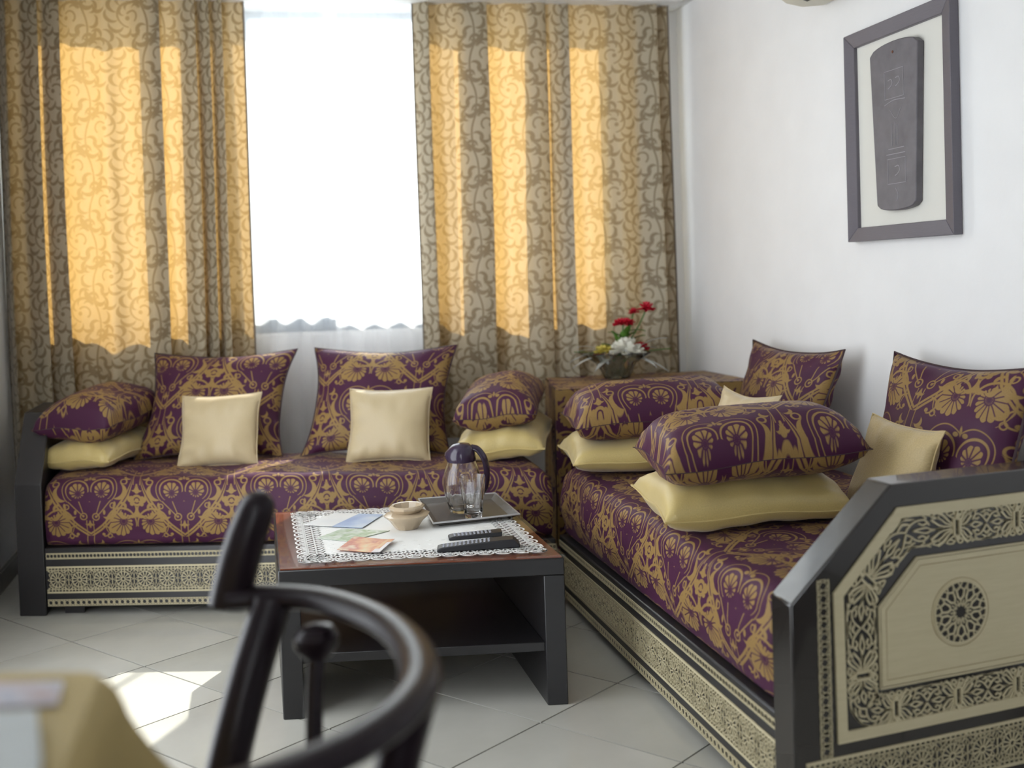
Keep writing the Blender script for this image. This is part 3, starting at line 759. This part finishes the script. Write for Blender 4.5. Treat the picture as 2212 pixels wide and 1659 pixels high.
# bolsters across the right-hand sofa
def yaw(a): a = math.radians(a); return Vector((math.cos(a), -math.sin(a), 0)), Vector((math.sin(a), math.cos(a), 0))
BO = dict(pin=.05, bal=1.22, pw_=.45, pa=6, pb=2.2)
e, f = yaw(9); pillow('bolster_pillow', 'gold satin pillow at the far end of the right sofa, under a purple bolster', 'pillow', .52, .36, .125, Vector((1.215, 3.09, .531)), e, f+Za*.03, GS, seed=9, piping=.003, wr=.003, **BO)
pillow('bolster_pillow', 'purple damask bolster at the far end of the right sofa, against the corner block', 'pillow', .56, .33, .18, Vector((1.245, 3.08, .662)), e+Za*.04, f+Za*.05, DM, seed=10, piping=.0012, uo=(.03, .10), wr=.002, **BO)
e, f = yaw(7); pillow('bolster_pillow', 'gold satin pillow midway along the right sofa, under a purple bolster', 'pillow', .51, .34, .135, Vector((1.20, 2.345, .530)), e, f+Za*.05, GS, seed=11, piping=.003, wr=.003, **BO)
pillow('bolster_pillow', 'purple damask bolster midway along the right sofa, nearest of the bolsters', 'pillow', .54, .32, .18, Vector((1.20, 2.29, .668)), e+Za*.045, f+Za*.05, DM, seed=12, piping=.0012, uo=(.12, .11), wr=.002, **BO)
# cushions against the white wall
pillow('back_cushion', 'square purple damask cushion on the white wall, far one below the picture', 'cushion', .60, .45, .16, Vector((1.70, 3.0, .655)), -Ya, Xa*.12+Za*.39, DM, seed=13, pin=.13, us=.86, piping=.0035, uo=(.0, .05))
pillow('back_cushion', 'square purple damask cushion on the white wall, cut by the right picture edge', 'cushion', .58, .45, .16, Vector((1.70, 2.15, .665)), -Ya, Xa*.12+Za*.39, DM, seed=14, pin=.13, us=.86, piping=.0035, uo=(.05, .28))
pillow('small_cushion', 'small cream satin cushion half hidden behind the nearest purple bolster', 'cushion', .31, .27, .09, Vector((1.40, 2.725, .632)), -Ya+Xa*.10, Xa*.10+Za*.26, CS, seed=15, pin=.17, piping=.0022, wr=.003)
pillow('small_cushion', 'small flecked gold cushion behind the dark carved arm of the right sofa', 'cushion', .31, .28, .10, Vector((1.55, 2.165, .592)), -Ya-Xa*.02-Za*.02, Xa*.10+Za*.26, M['gold_tex'], seed=16, pin=.10, piping=.0022, wr=.003)

# ------------------------------------------------------------------ corner block between the sofas, with cloth
CB = [Vector((1.063, 3.568, 0)), Vector((1.838, 3.448, 0)), Vector((1.838, 3.90, 0)), Vector((1.155, 4.025, 0))]
T1 = thing('corner_table', 'square corner table covered in purple and gold damask between the two sofas', 'corner table', (1.45, 3.75, 0))
b = MB(); ctr = sum(CB, Vector())/4
b.prism([ctr+(p-ctr)*.97 for p in CB], (0, 0, .694)); b.build('box', M['darkwood'], T1, smooth=False)
b = MB(); n = 4
def cb(a):      # point on the outline, a in 0..4
    i = int(a) % 4; return CB[i].lerp(CB[(i+1) % 4], a-int(a))
per = [0]
for i in range(4): per.append(per[-1]+(CB[(i+1) % 4]-CB[i]).length)
N = 160
def side(u, v):
    a = u*4; p = cb(a if a < 4 else 3.9999); out = (p-ctr).normalized()
    z = .700-.66*v; w = .004+.010*v*(1+math.sin(u*70))*min(1, v*3)
    return p+out*w+Za*z
b.grid(side, N, 14, lambda u, v: ((per[min(3, int(u*4))]+(u*4-min(3, int(u*4)))*(per[min(3, int(u*4))+1]-per[min(3, int(u*4))])), .2-.66*v))
b.grid(lambda u, v: (CB[0].lerp(CB[1], u)).lerp(CB[3].lerp(CB[2], u), v)+Za*(.700+.002*math.sin(u*17+v*9)), 24, 16, lambda u, v: (u*.78, .2+v*.46))
b.build('cover', M['damask_dense'], T1, angle=80)

# ------------------------------------------------------------------ coffee table (plan follows the photo: front edge along t, sides along Y)
TA = Vector((.027, 2.660, 0)); tt = Vector((.9638, -.2666, 0)); TW, TD = .742, .686
def CT(p, q, z): return TA+tt*p+Ya*q+Za*z
def ctbox(mb, p0, p1, q0, q1, z0, z1): mb.prism([CT(p0, q0, z0), CT(p1, q0, z0), CT(p1, q1, z0), CT(p0, q1, z0)], (0, 0, z1-z0)); return mb
T2 = thing('coffee_table', 'low black coffee table with red wooden top and open shelf in front of the sofas', 'coffee table', CT(.37, .34, 0))
ctbox(MB(), 0, TW, 0, TD, .345, .390).build('tabletop', M['tablewood'], T2, bevel=.003)
ctbox(MB(), .006, TW-.006, .006, TD-.006, .390, .3935).build('red_panel', M['redwood'], T2, smooth=False)
ctbox(MB(), -.002, TW+.002, -.002, TD+.002, .394, .3995).build('glass_sheet', M['sheet'], T2, smooth=False)
ctbox(MB(), 0, .055, 0, TD, 0, .345).build('leg', M['tablewood'], T2, bevel=.003)
ctbox(MB(), TW-.055, TW, 0, TD, 0, .345).build('leg', M['tablewood'], T2, bevel=.003)
ctbox(MB(), .055, TW-.055, .01, TD, .141, .166).build('shelf', M['tablewood'], T2, bevel=.002)
# lace doily
DZ = .4003
DF = (CT(.055, .028, DZ), tt, Ya, Za); DW, DH = .655, .615
dl = MB()
def dn(q): return q
bw_ = .075
dl.prism([CT(.055+bw_, .028+bw_, DZ), CT(.055+DW-bw_, .028+bw_, DZ), CT(.055+DW-bw_, .028+DH-bw_, DZ), CT(.055+bw_, .028+DH-bw_, DZ)], (0, 0, .0008))
DO = dl.build('lace_doily', M['lace'], smooth=False); tag(DO, 'white lace doily with scalloped openwork border on the coffee table', 'doily')
dl = MB()
def edge(n):   # the four sides as (origin, direction, inward) in doily coordinates
    return [((0, 0), (1, 0), (0, 1), DW), ((DW, 0), (0, 1), (-1, 0), DH), ((DW, DH), (-1, 0), (0, -1), DW), ((0, DH), (0, -1), (1, 0), DH)]
for (ox, oy), (dx, dy), (ix, iy), LL in edge(0):
    P2 = lambda a, c: (ox+dx*a+ix*c, oy+dy*a+iy*c)
    ns = int(LL/.044); p = LL/ns
    for i in range(ns):
        c0 = (i+.5)*p
        dl.ribbon([P2(c0+p*.5*math.cos(a), .024-.024*math.sin(a)) for a in [PI*k/8 for k in range(9)]], .0042, DF, .0009)
        dl.ribbon([P2(c0+p*.28*math.cos(a), .024-.013*math.sin(a)) for a in [PI*k/6 for k in range(7)]], .0030, DF, .0009)
        for k in (-.36, -.12, .12, .36):
            dl.ribbon([P2(c0+k*p*1.1, .010+abs(k)*.02), P2(c0+k*p, .030)], .0026, DF, .0009)
        for k in (0, .5): 
            dl.ribbon([P2(c0+(k-.5)*p, .030), P2(c0+(k-.25)*p, .052)], .0036, DF, .0009); dl.ribbon([P2(c0+(k-.25)*p, .052), P2(c0+k*p, .030)], .0036, DF, .0009)
            dl.ribbon([P2(c0+(k-.5)*p, .054), P2(c0+(k-.25)*p, .076)], .0050, DF, .0009); dl.ribbon([P2(c0+(k-.25)*p, .076), P2(c0+k*p, .054)], .0050, DF, .0009)
    for c, w in ((.026, .005), (.031, .003), (.052, .005), (.0745, .006)): dl.ribbon([P2(c*.6, c), P2(LL-c*.6, c)], w, DF, .0009)
dl.build('lace_border', M['lace'], DO, smooth=False)
dl = MB()
for i in range(13):
    for j in range(11):
        if 2 < i < 10 and 2 < j < 8: continue
        x, y = bw_+.02+i*(DW-2*bw_-.04)/12, bw_+.02+j*(DH-2*bw_-.04)/10
        dl.ribbon(arc(x, y, .0065, 0, 2*PI, 8)[:-1], .0045, DF, .0013, True, .0008)
x = dl.build('raised_stitching', M['lace'], DO, smooth=False); x['kind'] = 'stuff'
TZ = .4016
# tray
def quad_tray():
    c = [Vector((.478, 3.215, 0)), Vector((.728, 3.185, 0)), Vector((.728, 2.868, 0)), Vector((.468, 2.872, 0))]; m = sum(c, Vector())/4
    ins_ = [m+(p-m)*.84 for p in c]
    t = thing('serving_tray', 'dark wood-grained tray with flared silver rim at the back of the coffee table', 'tray', m+Za*TZ)
    b = MB(); b.prism([p+Za*TZ for p in ins_], (0, 0, .004)); b.build('tray_base', M['traywood'], t, smooth=False)
    b = MB()
    for i in range(4):
        j = (i+1) % 4
        a0, a1 = ins_[i]+Za*(TZ+.004), ins_[j]+Za*(TZ+.004); o0, o1 = c[i]+Za*(TZ+.017), c[j]+Za*(TZ+.017)
        b.add([a0, a1, o1, o0, a0-Za*.003, a1-Za*.003, o1-Za*.004, o0-Za*.004], [(0, 1, 2, 3), (7, 6, 5, 4), (3, 2, 6, 7), (0, 4, 5, 1), (0, 3, 7, 4), (1, 5, 6, 2)])
    b.build('rim', M['traywood'], t, smooth=False)
    b = MB(); pts = [p+Za*(TZ+.016) for p in c]; b.tube(pts+[pts[0]], .0028, 8); b.build('rim_edge', M['silver'], t)
    return m
quad_tray()
IZ = TZ+.0042
# jug
J = Vector((.588, 3.03, IZ)); JUG = thing('water_jug', 'ribbed clear glass jug with purple plastic lid standing on the tray', 'jug', J)
fl = lambda a, i: .022*math.cos(a*14)*(1 if 2 < i < 12 else 0)
out = [(.034, 0), (.040, .002), (.043, .012), (.049, .035), (.056, .062), (.059, .085), (.058, .108), (.053, .130), (.046, .148), (.043, .158)]
inn = [(.040, .158), (.043, .147), (.050, .128), (.055, .107), (.0555, .085), (.0525, .062), (.0455, .037), (.039, .016), (.030, .010), (0, .009)]
b = MB(); b.lathe([(0, 0)]+out+inn, J, 56, lambda a, i: .02*math.cos(a*14)*(1 if 2 < i < 9 else 0)); b.build('glass_body', M['glass'], JUG, angle=60)
b = MB(); b.lathe([(.044, .158), (.045, .160), (.0445, .176), (.042, .188), (.036, .202), (.025, .212), (.0, .216)], J, 36, lambda a, i: .18*max(0, math.cos(a-2.9))**6*(1 if i in (2, 3) else 0)); b.build('lid', M['lid'], JUG)
hd = Vector((.96, -.28, 0))
b = MB(); b.tube(crom([tuple(J+hd*x+Za*z) for x, z in ((.030, .200), (.052, .192), (.072, .160), (.078, .115), (.072, .075), (.060, .055))], 6), .0095, 10, sx=1.3, sz=.7); b.build('handle', M['lid'], JUG)
# tumbler
G = Vector((.600, 2.928, IZ)); GL = thing('drinking_glass', 'fluted clear drinking glass standing in front of the jug on the tray', 'glass', G)
out = [(0, 0), (.023, 0), (.026, .003), (.028, .020), (.031, .050), (.035, .080), (.038, .112), (.040, .128)]
inn = [(.038, .128), (.036, .112), (.033, .080), (.029, .050), (.0255, .024), (.018, .016), (0, .015)]
b = MB(); b.lathe(out+inn, G, 48, lambda a, i: .035*math.cos(a*9)*(1 if 2 < i < 6 else 0)); b.build('glass_body', M['glass'], GL, angle=60)
# ceramic ashtray-bowl
A_ = Vector((.398, 2.916, TZ)); BWL = thing('ceramic_bowl', 'small beige glazed two-tier bowl in the middle of the coffee table', 'bowl', A_)
b = MB(); b.lathe([(0, 0), (.033, 0), (.036, .004), (.052, .026), (.066, .038), (.068, .042), (.060, .045), (.046, .047), (.040, .049)], A_, 10); b.build('bowl_body', M['ceramic'], BWL, angle=25)
b = MB(); b.lathe([(.040, .048), (.045, .052), (.052, .060), (.0525, .065), (.047, .069), (.040, .068), (.036, .060), (.030, .046), (0, .042)], A_, 10); b.build('bowl_ring', M['ceramic'], BWL, angle=25)
# leaflets
def leaflet(label, pts, mats, z, split=None, curl=0.0):
    p = [Vector((x, y, z)) for x, y in pts]; nu = 10
    def P(u, v): return p[0].lerp(p[1], u).lerp(p[3].lerp(p[2], u), v)+Za*curl*(max(0, u-.6)**2*6)
    b = MB(); b.grid(P, nu, 4, lambda u, v: (u, v)); b.grid(lambda u, v: P(u, 1-v)-Za*.0012, nu, 4, lambda u, v: (u, v))
    for fn in (lambda u, v: P(u, 0)-Za*.0012*(1-v), lambda u, v: P(1-u, 1)-Za*.0012*(1-v)): b.grid(fn, nu, 1)
    for fn in (lambda u, v: P(1, u)-Za*.0012*(1-v), lambda u, v: P(0, 1-u)-Za*.0012*(1-v)): b.grid(fn, 4, 1)
    o = b.build('leaflet', mats, angle=60); tag(o, label, 'leaflet')
    if len(mats) > 1:
        for f in o.data.polygons:
            c = f.center; best = (c-p[0]).dot((p[1]-p[0]).normalized())/(p[1]-p[0]).length
            if split(best): f.material_index = 1
    return o
leaflet('white leaflet with a pale blue right half, farthest on the doily', [(.108, 3.078), (.272, 2.962), (.350, 3.104), (.212, 3.192)], [mat_print('leaflet_white', [(.74, .75, .76), (.82, .82, .80)], 3), mat_print('leaflet_blue', [(.28, .38, .62), (.42, .52, .70), (.62, .68, .76)], 2.5)], TZ+.004, lambda u: u > .52)
leaflet('green and white photo leaflet lying under the orange one', [(.140, 2.905), (.222, 2.832), (.345, 2.900), (.215, 2.985)], [mat_print('leaflet_green', [(.70, .72, .68), (.30, .42, .22), (.62, .66, .60), (.38, .46, .34)], 4)], TZ+.002)
leaflet('orange and yellow leaflet with a red picture, nearest on the doily', [(.183, 2.742), (.288, 2.655), (.342, 2.770), (.240, 2.862)], [mat_print('leaflet_orange', [(.62, .50, .28), (.66, .34, .16), (.50, .14, .09), (.68, .56, .40)], 3.2), mat_print('leaflet_tail', [(.62, .58, .62), (.72, .70, .70)], 3)], TZ+.006, lambda u: u > .78, .004)
# remote controls
def remote(label, c, d, L, W, H, tail):
    d = Vector(d).normalized(); q = Vector((-d.y, d.x, 0)); c = Vector(c); t = thing('remote_control', label, 'remote control', c)
    pr = [(0, 0), (L, 0), (L, H*.5), (L-tail*.3, H*1.5 if tail else H), (L-tail, H*1.45 if tail else H), (.012, H*.8), (0, H*.6)]
    b = MB(); b.prism([c+d*x-q*W/2+Za*z for x, z in pr], q*W); b.build('remote_body', M['black'], t, bevel=.003)
    b = MB(); nr = int((L-tail-.03)/.011)
    for i in range(nr):
        for j in range(3):
            x = .018+i*.011; y = (j-1)*W*.28; zz = H*.8+(H*(.65 if tail else .2))*(x-.012)/(L-tail-.012)
            b.lathe([(.0036, 0), (.0036, .0016), (.0028, .0022)], c+d*x+q*y+Za*(zz-.0004), 8)
    o = b.build('buttons', M['button'], t, smooth=False); o['kind'] = 'stuff'
remote('long black remote control with thick curved end, front right of the table', Vector((.437, 2.632, TZ)), (.955, -.20, 0), .222, .046, .016, .055)
remote('short slim black remote control behind the long one', Vector((.487, 2.738, TZ)), (.985, -.12, 0), .150, .042, .013, 0)

# ------------------------------------------------------------------ flowers
FV = Vector((1.412, 3.84, .7025)); FL = thing('flower_bowl', 'smoked glass bowl of red and white artificial flowers on the corner table', 'flower arrangement', FV)
b = MB()
b.lathe([(0, 0), (.050, 0), (.056, .006), (.066, .030), (.080, .062), (.108, .086), (.140, .104), (.137, .107), (.105, .090), (.076, .066), (.061, .032), (.050, .010), (0, .008)], FV, 48, lambda a, i: (.16*math.cos(a*7) if 4 <= i <= 8 else .03*math.cos(a*14)))
b.build('glass_bowl', M['vase'], FL)
def rose(c, r, mat, name, seed, layers=3, sq=.75):
    rnd = random.Random(seed); b = MB(); c = Vector(c)
    for l in range(layers+1):
        f = l/layers; k = 4+2*l; el = 1.35-1.55*f                     # inner petals stand, outer ones lie open
        for i in range(k):
            a = 2*PI*i/k+rnd.uniform(-.3, .3)+l*.5; e2 = el+rnd.uniform(-.15, .15)
            er = Vector((math.cos(a), math.sin(a), 0)); et = Vector((-math.sin(a), math.cos(a), 0))
            dr = er*math.cos(e2)+Za*math.sin(e2)*sq; L = r*(.75+.35*f)
            nr = (-er*math.sin(e2)+Za*math.cos(e2))
            def P(u, v):
                s = (u-.5)*2; w = r*(.30+.18*f)*math.sin(PI*min(1, .22+.72*v))
                return c+dr*(L*v)+et*(w*s)+nr*(r*.22*s*s+r*.25*v*v*(1-f))
            b.grid(P, 5, 4)
    return b.build(name, mat, FL)
def stem(p0, p1, r=.0022, bend=(.01, 0, 0)):
    p0, p1 = Vector(p0), Vector(p1); m = p0.lerp(p1, .55)+Vector(bend)
    b = MB(); b.tube(crom([tuple(p0), tuple(m), tuple(p1)], 6), r, 6); b.build('stem', M['stem'], FL)
def leaf(p, d, L, W, mat, name='leaf', droop=.3, fold=.25):
    p = Vector(p); d = Vector(d).normalized(); q = d.cross(Za); q = q.normalized() if q.length > .05 else Xa.copy()
    up = q.cross(d)
    def P(u, v):
        s = (v-.5)*2; w = W/2*math.sin(PI*min(1, .04+.96*u))**.8
        return p+d*(L*u)-Za*(droop*L*u*u)+q*(w*s)+up*(fold*W*abs(s)*.5)
    b = MB(); b.grid(P, 10, 4); b.build(name, mat, FL)
g = FV+Za*.075
ex = Vector((.94, -.34, 0)); ey_ = Vector((.34, .94, 0))      # roughly across and away
def FP(x, z, y=0): return FV+ex*x+ey_*y+Za*z
for p_, r_, sd2, sq_ in (((.030, .222), .040, 1, .7), ((.048, .228, -.015), .030, 8, .7), ((.130, .282), .034, 2, 1.1), ((.076, .270), .022, 3, 1), ((.100, .118, .02), .036, 6, .8), ((-.075, .098, .01), .022, 7, .8)):
    rose(FP(*p_), r_, M['petal_red'], 'red_flower', sd2, 3, sq_)
rose(FP(.040, .112, -.03), .064, M['petal_white'], 'white_flower', 4, 4, 1.0); rose(FP(-.045, .112, 0), .046, M['petal_yellow'], 'yellow_flower', 5, 3, .6)
rose(FP(.085, .105, -.05), .036, M['petal_white'], 'white_flower', 9, 3, .8)
for p_ in ((.030, .222), (.130, .282), (.076, .270), (.100, .118, .02)): stem(g, FP(*p_), .0032)
for x, z, L, W, dx, dz in ((.02, .12, .10, .036, -.3, .9), (.03, .15, .09, .04, .6, .7), (.05, .19, .08, .03, .9, .3), (.00, .12, .08, .036, -.7, .5), (.04, .16, .09, .036, .2, .9), (.02, .17, .07, .03, -.8, .6), (.03, .13, .10, .034, .0, 1), (.06, .15, .08, .034, .8, .6), (.01, .15, .08, .03, -.4, .9)):
    leaf(FP(x, z), ex*dx+Za*dz-ey_*.25, L, W, M['leaf'])
for x, z, L, W, dx, dz, dy in ((.06, .10, .20, .026, .9, .75, 0), (.02, .10, .17, .024, .8, .40, .2), (-.05, .10, .15, .028, -1, .15, -.2), (-.03, .10, .16, .026, -.95, .40, .1), (.07, .08, .15, .03, 1, -.05, -.3), (.03, .13, .15, .022, .5, .9, .1), (-.02, .12, .13, .024, .6, .25, -.9), (.0, .09, .15, .028, -.6, .0, -.8), (-.04, .09, .16, .028, -.95, .1, -.5), (.05, .09, .15, .028, .8, .05, -.7), (-.06, .11, .12, .02, -.9, .55, 0)):
    leaf(FP(x, z), ex*dx+Za*dz+ey_*dy, L, W, M['leaf_silver'], 'silver_leaf', .35)
leaf(FP(.10, .10), ex+Za*.15, .13, .03, M['leaf'], droop=.05); leaf(FP(-.08, .10), -ex+Za*.2, .10, .026, M['leaf'], droop=.1)

# ------------------------------------------------------------------ framed board on the white wall
PF = thing('framed_board', 'grey wooden frame with a carved dark writing board on the white wall', 'picture', (XR, 2.49, 1.54))
y0, y1, z0, z1 = 2.746, 2.236, 1.213, 1.872; fw = .044
def fq(ya, yb, za, zb, xa, xb): return MB().box(xa, min(ya, yb), za, xb, max(ya, yb), zb)
xf, xb = 1.818, 1.849
for a in ([(y0, z0), (y1, z0), (y1-fw*-1, z0+fw), (y0-fw, z0+fw)], [(y0, z1), (y1, z1), (y1+fw, z1-fw), (y0-fw, z1-fw)], [(y0, z0), (y0, z1), (y0-fw, z1-fw), (y0-fw, z0+fw)], [(y1, z0), (y1, z1), (y1+fw, z1-fw), (y1+fw, z0+fw)]):
    b = MB(); n = 4
    vs = [Vector((xf+(0 if i < 2 else .010), p[0], p[1])) for i, p in enumerate(a)]+[Vector((xb, p[0], p[1])) for p in a]
    b.add(vs, [(0, 1, 2, 3), (7, 6, 5, 4), (0, 4, 5, 1), (1, 5, 6, 2), (2, 6, 7, 3), (3, 7, 4, 0)]); b.build('frame_rail', M['frame'], PF, bevel=.002)
MB().box(1.840, y1+fw-.004, z0+fw-.004, 1.848, y0-fw+.004, z1-fw+.004).build('mount', M['mat'], PF, smooth=False)
yc = 2.487; bd = []
for i in range(13):
    s = -1+2*i/12; bd.append((yc-s*.116, 1.775+.026*math.sqrt(max(0, 1-s*s))))
for i in range(13):
    s = 1-2*i/12; bd.append((yc-.0-s*.094, 1.318-.020*math.sqrt(max(0, 1-s*s))))
b = MB(); b.prism([(1.816, y, z) for y, z in bd], (.024, 0, 0)); PB = b.build('writing_board', M['plaque'], PF, bevel=.003)
PFR = (Vector((1.8158, yc, 0)), -Ya, Za, -Xa)
b = MB()
def eng(pts, w=.0022, cl=False): b.ribbon(pts, w, PFR, .0006, cl, 0)
eng([(-.042, 1.632), (.048, 1.632), (.048, 1.715), (-.042, 1.715)], .0024, True)
eng([(-.036, 1.378), (.050, 1.378), (.050, 1.452), (-.036, 1.452)], .0024, True)
for cx, cz, k in ((-.014, 1.672, 1), (.022, 1.675, 1), (.012, 1.412, 1.1)):
    eng(crom([(cx-.012*k, cz+.014*k), (cx+.004*k, cz+.016*k), (cx+.009*k, cz+.004*k), (cx-.002*k, cz-.006*k), (cx-.012*k, cz-.010*k)], 5), .0026)
eng(crom([(-.045, 1.615), (0, 1.625), (.055, 1.622)], 5)); eng([(-.040, 1.466), (.050, 1.466)]); eng([(-.030, 1.482), (.046, 1.482)])
eng([(-.012, 1.49), (-.012, 1.56)], .0014); eng([(.004, 1.49), (.004, 1.56)], .0014); eng([(.016, 1.49), (.016, 1.55)], .0014)
eng(crom([(-.02, 1.60), (.01, 1.57), (.035, 1.60)], 5), .0014); eng(crom([(.0, 1.365), (.012, 1.345), (.006, 1.325)], 5), .002)
b.build('engraving', M['scratch'], PB, smooth=False)
b = MB(); b.lathe([(.004, 0), (.004, .0015), (0, .002)], (0, 0, 0), 10); k = b.build('nail_hole', flat('rust', (.16, .06, .03), .7), PB, smooth=False)
k.data.transform(Matrix.Translation(Vector((1.816, yc, 1.768)))@Matrix.Rotation(-PI/2, 4, 'Y'))

# ------------------------------------------------------------------ air conditioner
AC = thing('air_conditioner', 'cream wall air conditioner whose underside shows at the top right', 'air conditioner', (1.85, 2.5, 2.02))
pr = [(1.849, 2.016), (1.76, 2.004), (1.70, 2.012), (1.655, 2.04), (1.640, 2.09), (1.640, 2.25), (1.66, 2.28), (1.849, 2.28)]
b = MB(); b.prism([(x, 2.06, z) for x, z in pr], (0, .84, 0)); b.build('housing', M['ac'], AC, bevel=.012, seg=3)
b = MB(); b.prism([(1.735, 2.12, 2.0045), (1.672, 2.12, 2.0245), (1.670, 2.12, 2.021), (1.735, 2.12, 2.0015)], (0, .70, 0)); b.build('outlet', M['acdark'], AC, smooth=False)
b = MB(); b.prism([(1.724, 2.13, 2.003), (1.690, 2.13, 2.008), (1.690, 2.13, 2.004), (1.724, 2.13, 1.998)], (0, .62, 0)); b.build('flap', M['ac'], AC, smooth=False)

# ------------------------------------------------------------------ dining table with gold cloth, nearest the camera
DT = thing('dining_table', 'dining table hidden under a gold cloth in the lower left corner', 'table', (-.5, .75, 0))
cA, cB = Vector((-.157, 1.062, 0)), Vector((-.157, .34, 0)); ed = Vector((-.93, .37, 0)).normalized(); cD = cA+ed*.62; cC = cB+ed*.62
TP = [cA, cB, cC, cD]; cm = sum(TP, Vector())/4
b = MB(); b.prism([cm+(p-cm)*.985+Za*.715 for p in TP], (0, 0, .032)); b.build('tabletop', M['chair'], DT, smooth=False)
for p in TP:
    q = cm+(p-cm)*.88; MB().box(q.x-.025, q.y-.025, 0, q.x+.025, q.y+.025, .715).build('leg', M['chair'], DT, smooth=False)
rp = []
for i in range(4):          # rounded outline
    p, a, c = TP[i], TP[i-1], TP[(i+1) % 4]; r = .022
    pa, pc = p+(a-p).normalized()*r, p+(c-p).normalized()*r
    for k in range(7):
        t = k/6; rp.append(pa*(1-t)**2+p*2*t*(1-t)+pc*t*t)
dense = []
for i in range(len(rp)):
    a, c = rp[i], rp[(i+1) % len(rp)]; m = max(1, int((c-a).length/.02))
    for k in range(m): dense.append(a.lerp(c, k/m))
N = len(dense); cor = TP
def skirt(u, v):
    i = int(u*N) % N; p = dense[i]; out = (p-cm); out = Vector((out.x, out.y, 0)).normalized()
    k = max(math.exp(-((p-c).length/.12)**2) for c in cor)
    drop = .25*v; f = (.010+.045*v)*math.sin(u*62)*.5*v+ (.045*k+.028)*v**.85+.10*k*v*v
    r = .012*(1-(1-min(1, v*8))**2)
    return p+out*(r+f)+Za*(.7565-.012*(1-math.sqrt(max(0, 1-(1-0)*min(1, v*8)**2)))-drop)
b = MB(); b.grid(skirt, N, 26)
b.add([p+Za*.7565 for p in dense], [tuple(range(N))])
TC = b.build('tablecloth', M['cloth'], angle=80); tag(TC, 'plain gold tablecloth draped over the table in the lower left corner', 'tablecloth')
def sheetbox(name, label, cat, pts, z, h, mat):
    b = MB(); b.prism([Vector((x, y, z)) for x, y in pts], (0, 0, h)); return tag(b.build(name, mat, bevel=.002), label, cat)
sheetbox('magazine', 'pale bluish printed magazine at the back of the gold tablecloth', 'magazine', [(-.275, 1.074), (-.186, 1.040), (-.182, .985), (-.255, 1.005)], .7575, .004, mat_print('magazine_cover', [(.36, .38, .48), (.56, .57, .64), (.50, .40, .42), (.62, .63, .68)], 3))
sheetbox('napkin', 'folded pale grey napkin at the front of the gold tablecloth', 'napkin', [(-.255, .975), (-.193, .958), (-.172, .862), (-.162, .78), (-.25, .80)], .7575, .012, flat('grey_cotton', (.52, .55, .55), .8, var=.15, scale=14))

# ------------------------------------------------------------------ the dark chair in front
CH = thing('dining_chair', 'out of focus dark bentwood armchair in front of the coffee table', 'chair', (-.02, 1.21, 0))
CZ = .682
rail = [(-.055, 1.500), (.000, 1.487), (.075, 1.432), (.135, 1.330), (.162, 1.225), (.162, 1.120), (.135, 1.040), (.080, .975), (.010, .935), (-.06, .915)]
b = MB(); b.tube(crom([(x, y, CZ) for x, y in rail], 8), .0245, 16, sx=1.0, sz=.66, up=Za); b.build('arm_rail', M['chair'], CH, angle=60)
def bar(pts, r, name, sx=1, sz=1):
    b = MB(); b.tube(crom(pts, 6), r, 12, sx=sx, sz=sz); return b.build(name, M['chair'], CH, angle=60)
bar([(.006, 1.478, .676), (-.030, 1.44, .58), (-.068, 1.40, .45), (-.115, 1.37, .22), (-.14, 1.36, 0)], .029, 'leg')
bar([(-.035, .925, .676), (-.07, .96, .45), (-.12, .98, .2), (-.14, .985, 0)], .0235, 'leg')
bar([(.150, 1.085, .674), (.125, 1.09, .58), (.105, 1.095, .45), (.14, 1.07, .2), (.16, 1.05, 0)], .026, 'leg')
bar([(.10, 1.325, .44), (.14, 1.35, .2), (.16, 1.37, 0)], .02, 'leg')
b = MB()
b.lathe([(0, .425), (.155, .425), (.17, .432), (.17, .448), (.155, .456), (0, .450)], (.0, 1.205, 0), 40); b.build('seat', M['chair'], CH, angle=50)
up = [(-.054, .668), (-.046, .70), (-.036, .735), (-.024, .77), (-.012, .80), (-.007, .813), (-.004, .821), (-.002, .826), (-.001, .829)]
b = MB(); b.tube([(x, 1.515, z) for x, z in up], [.030, .030, .030, .029, .0275, .025, .020, .012, .003], 14, sx=.95, sz=1.0); b.build('back_upright', M['chair'], CH, angle=80)
b = MB(); b.lathe([(0, -.026), (.020, -.021), (.030, -.006), (.031, .008), (.022, .019), (0, .023)], (.062, 1.405, .636), 20); b.build('knob', M['chair'], CH)
bar([(.062, 1.405, .62), (.055, 1.39, .55), (.05, 1.37, .45)], .012, 'spindle')
GR = {'patterned_curtain': 'patterned curtains at the window', 'sheer_curtain': 'sheer curtains in the window gap', 'bolster_pillow': 'bolster pillows lying on the sofas',
      'back_cushion': 'square damask cushions leaning on the sofas', 'small_cushion': 'small plain cushions on the sofas', 'leaflet': 'leaflets on the coffee table',
      'remote_control': 'remote controls on the coffee table', 'sofa_base': 'matching wooden sofa bases', 'seat_mattress': 'matching sofa mattresses'}
for o in COL.objects:
    if o.parent is None and o.get('category') and o.name.split('.')[0] in GR: o['group'] = GR[o.name.split('.')[0]]
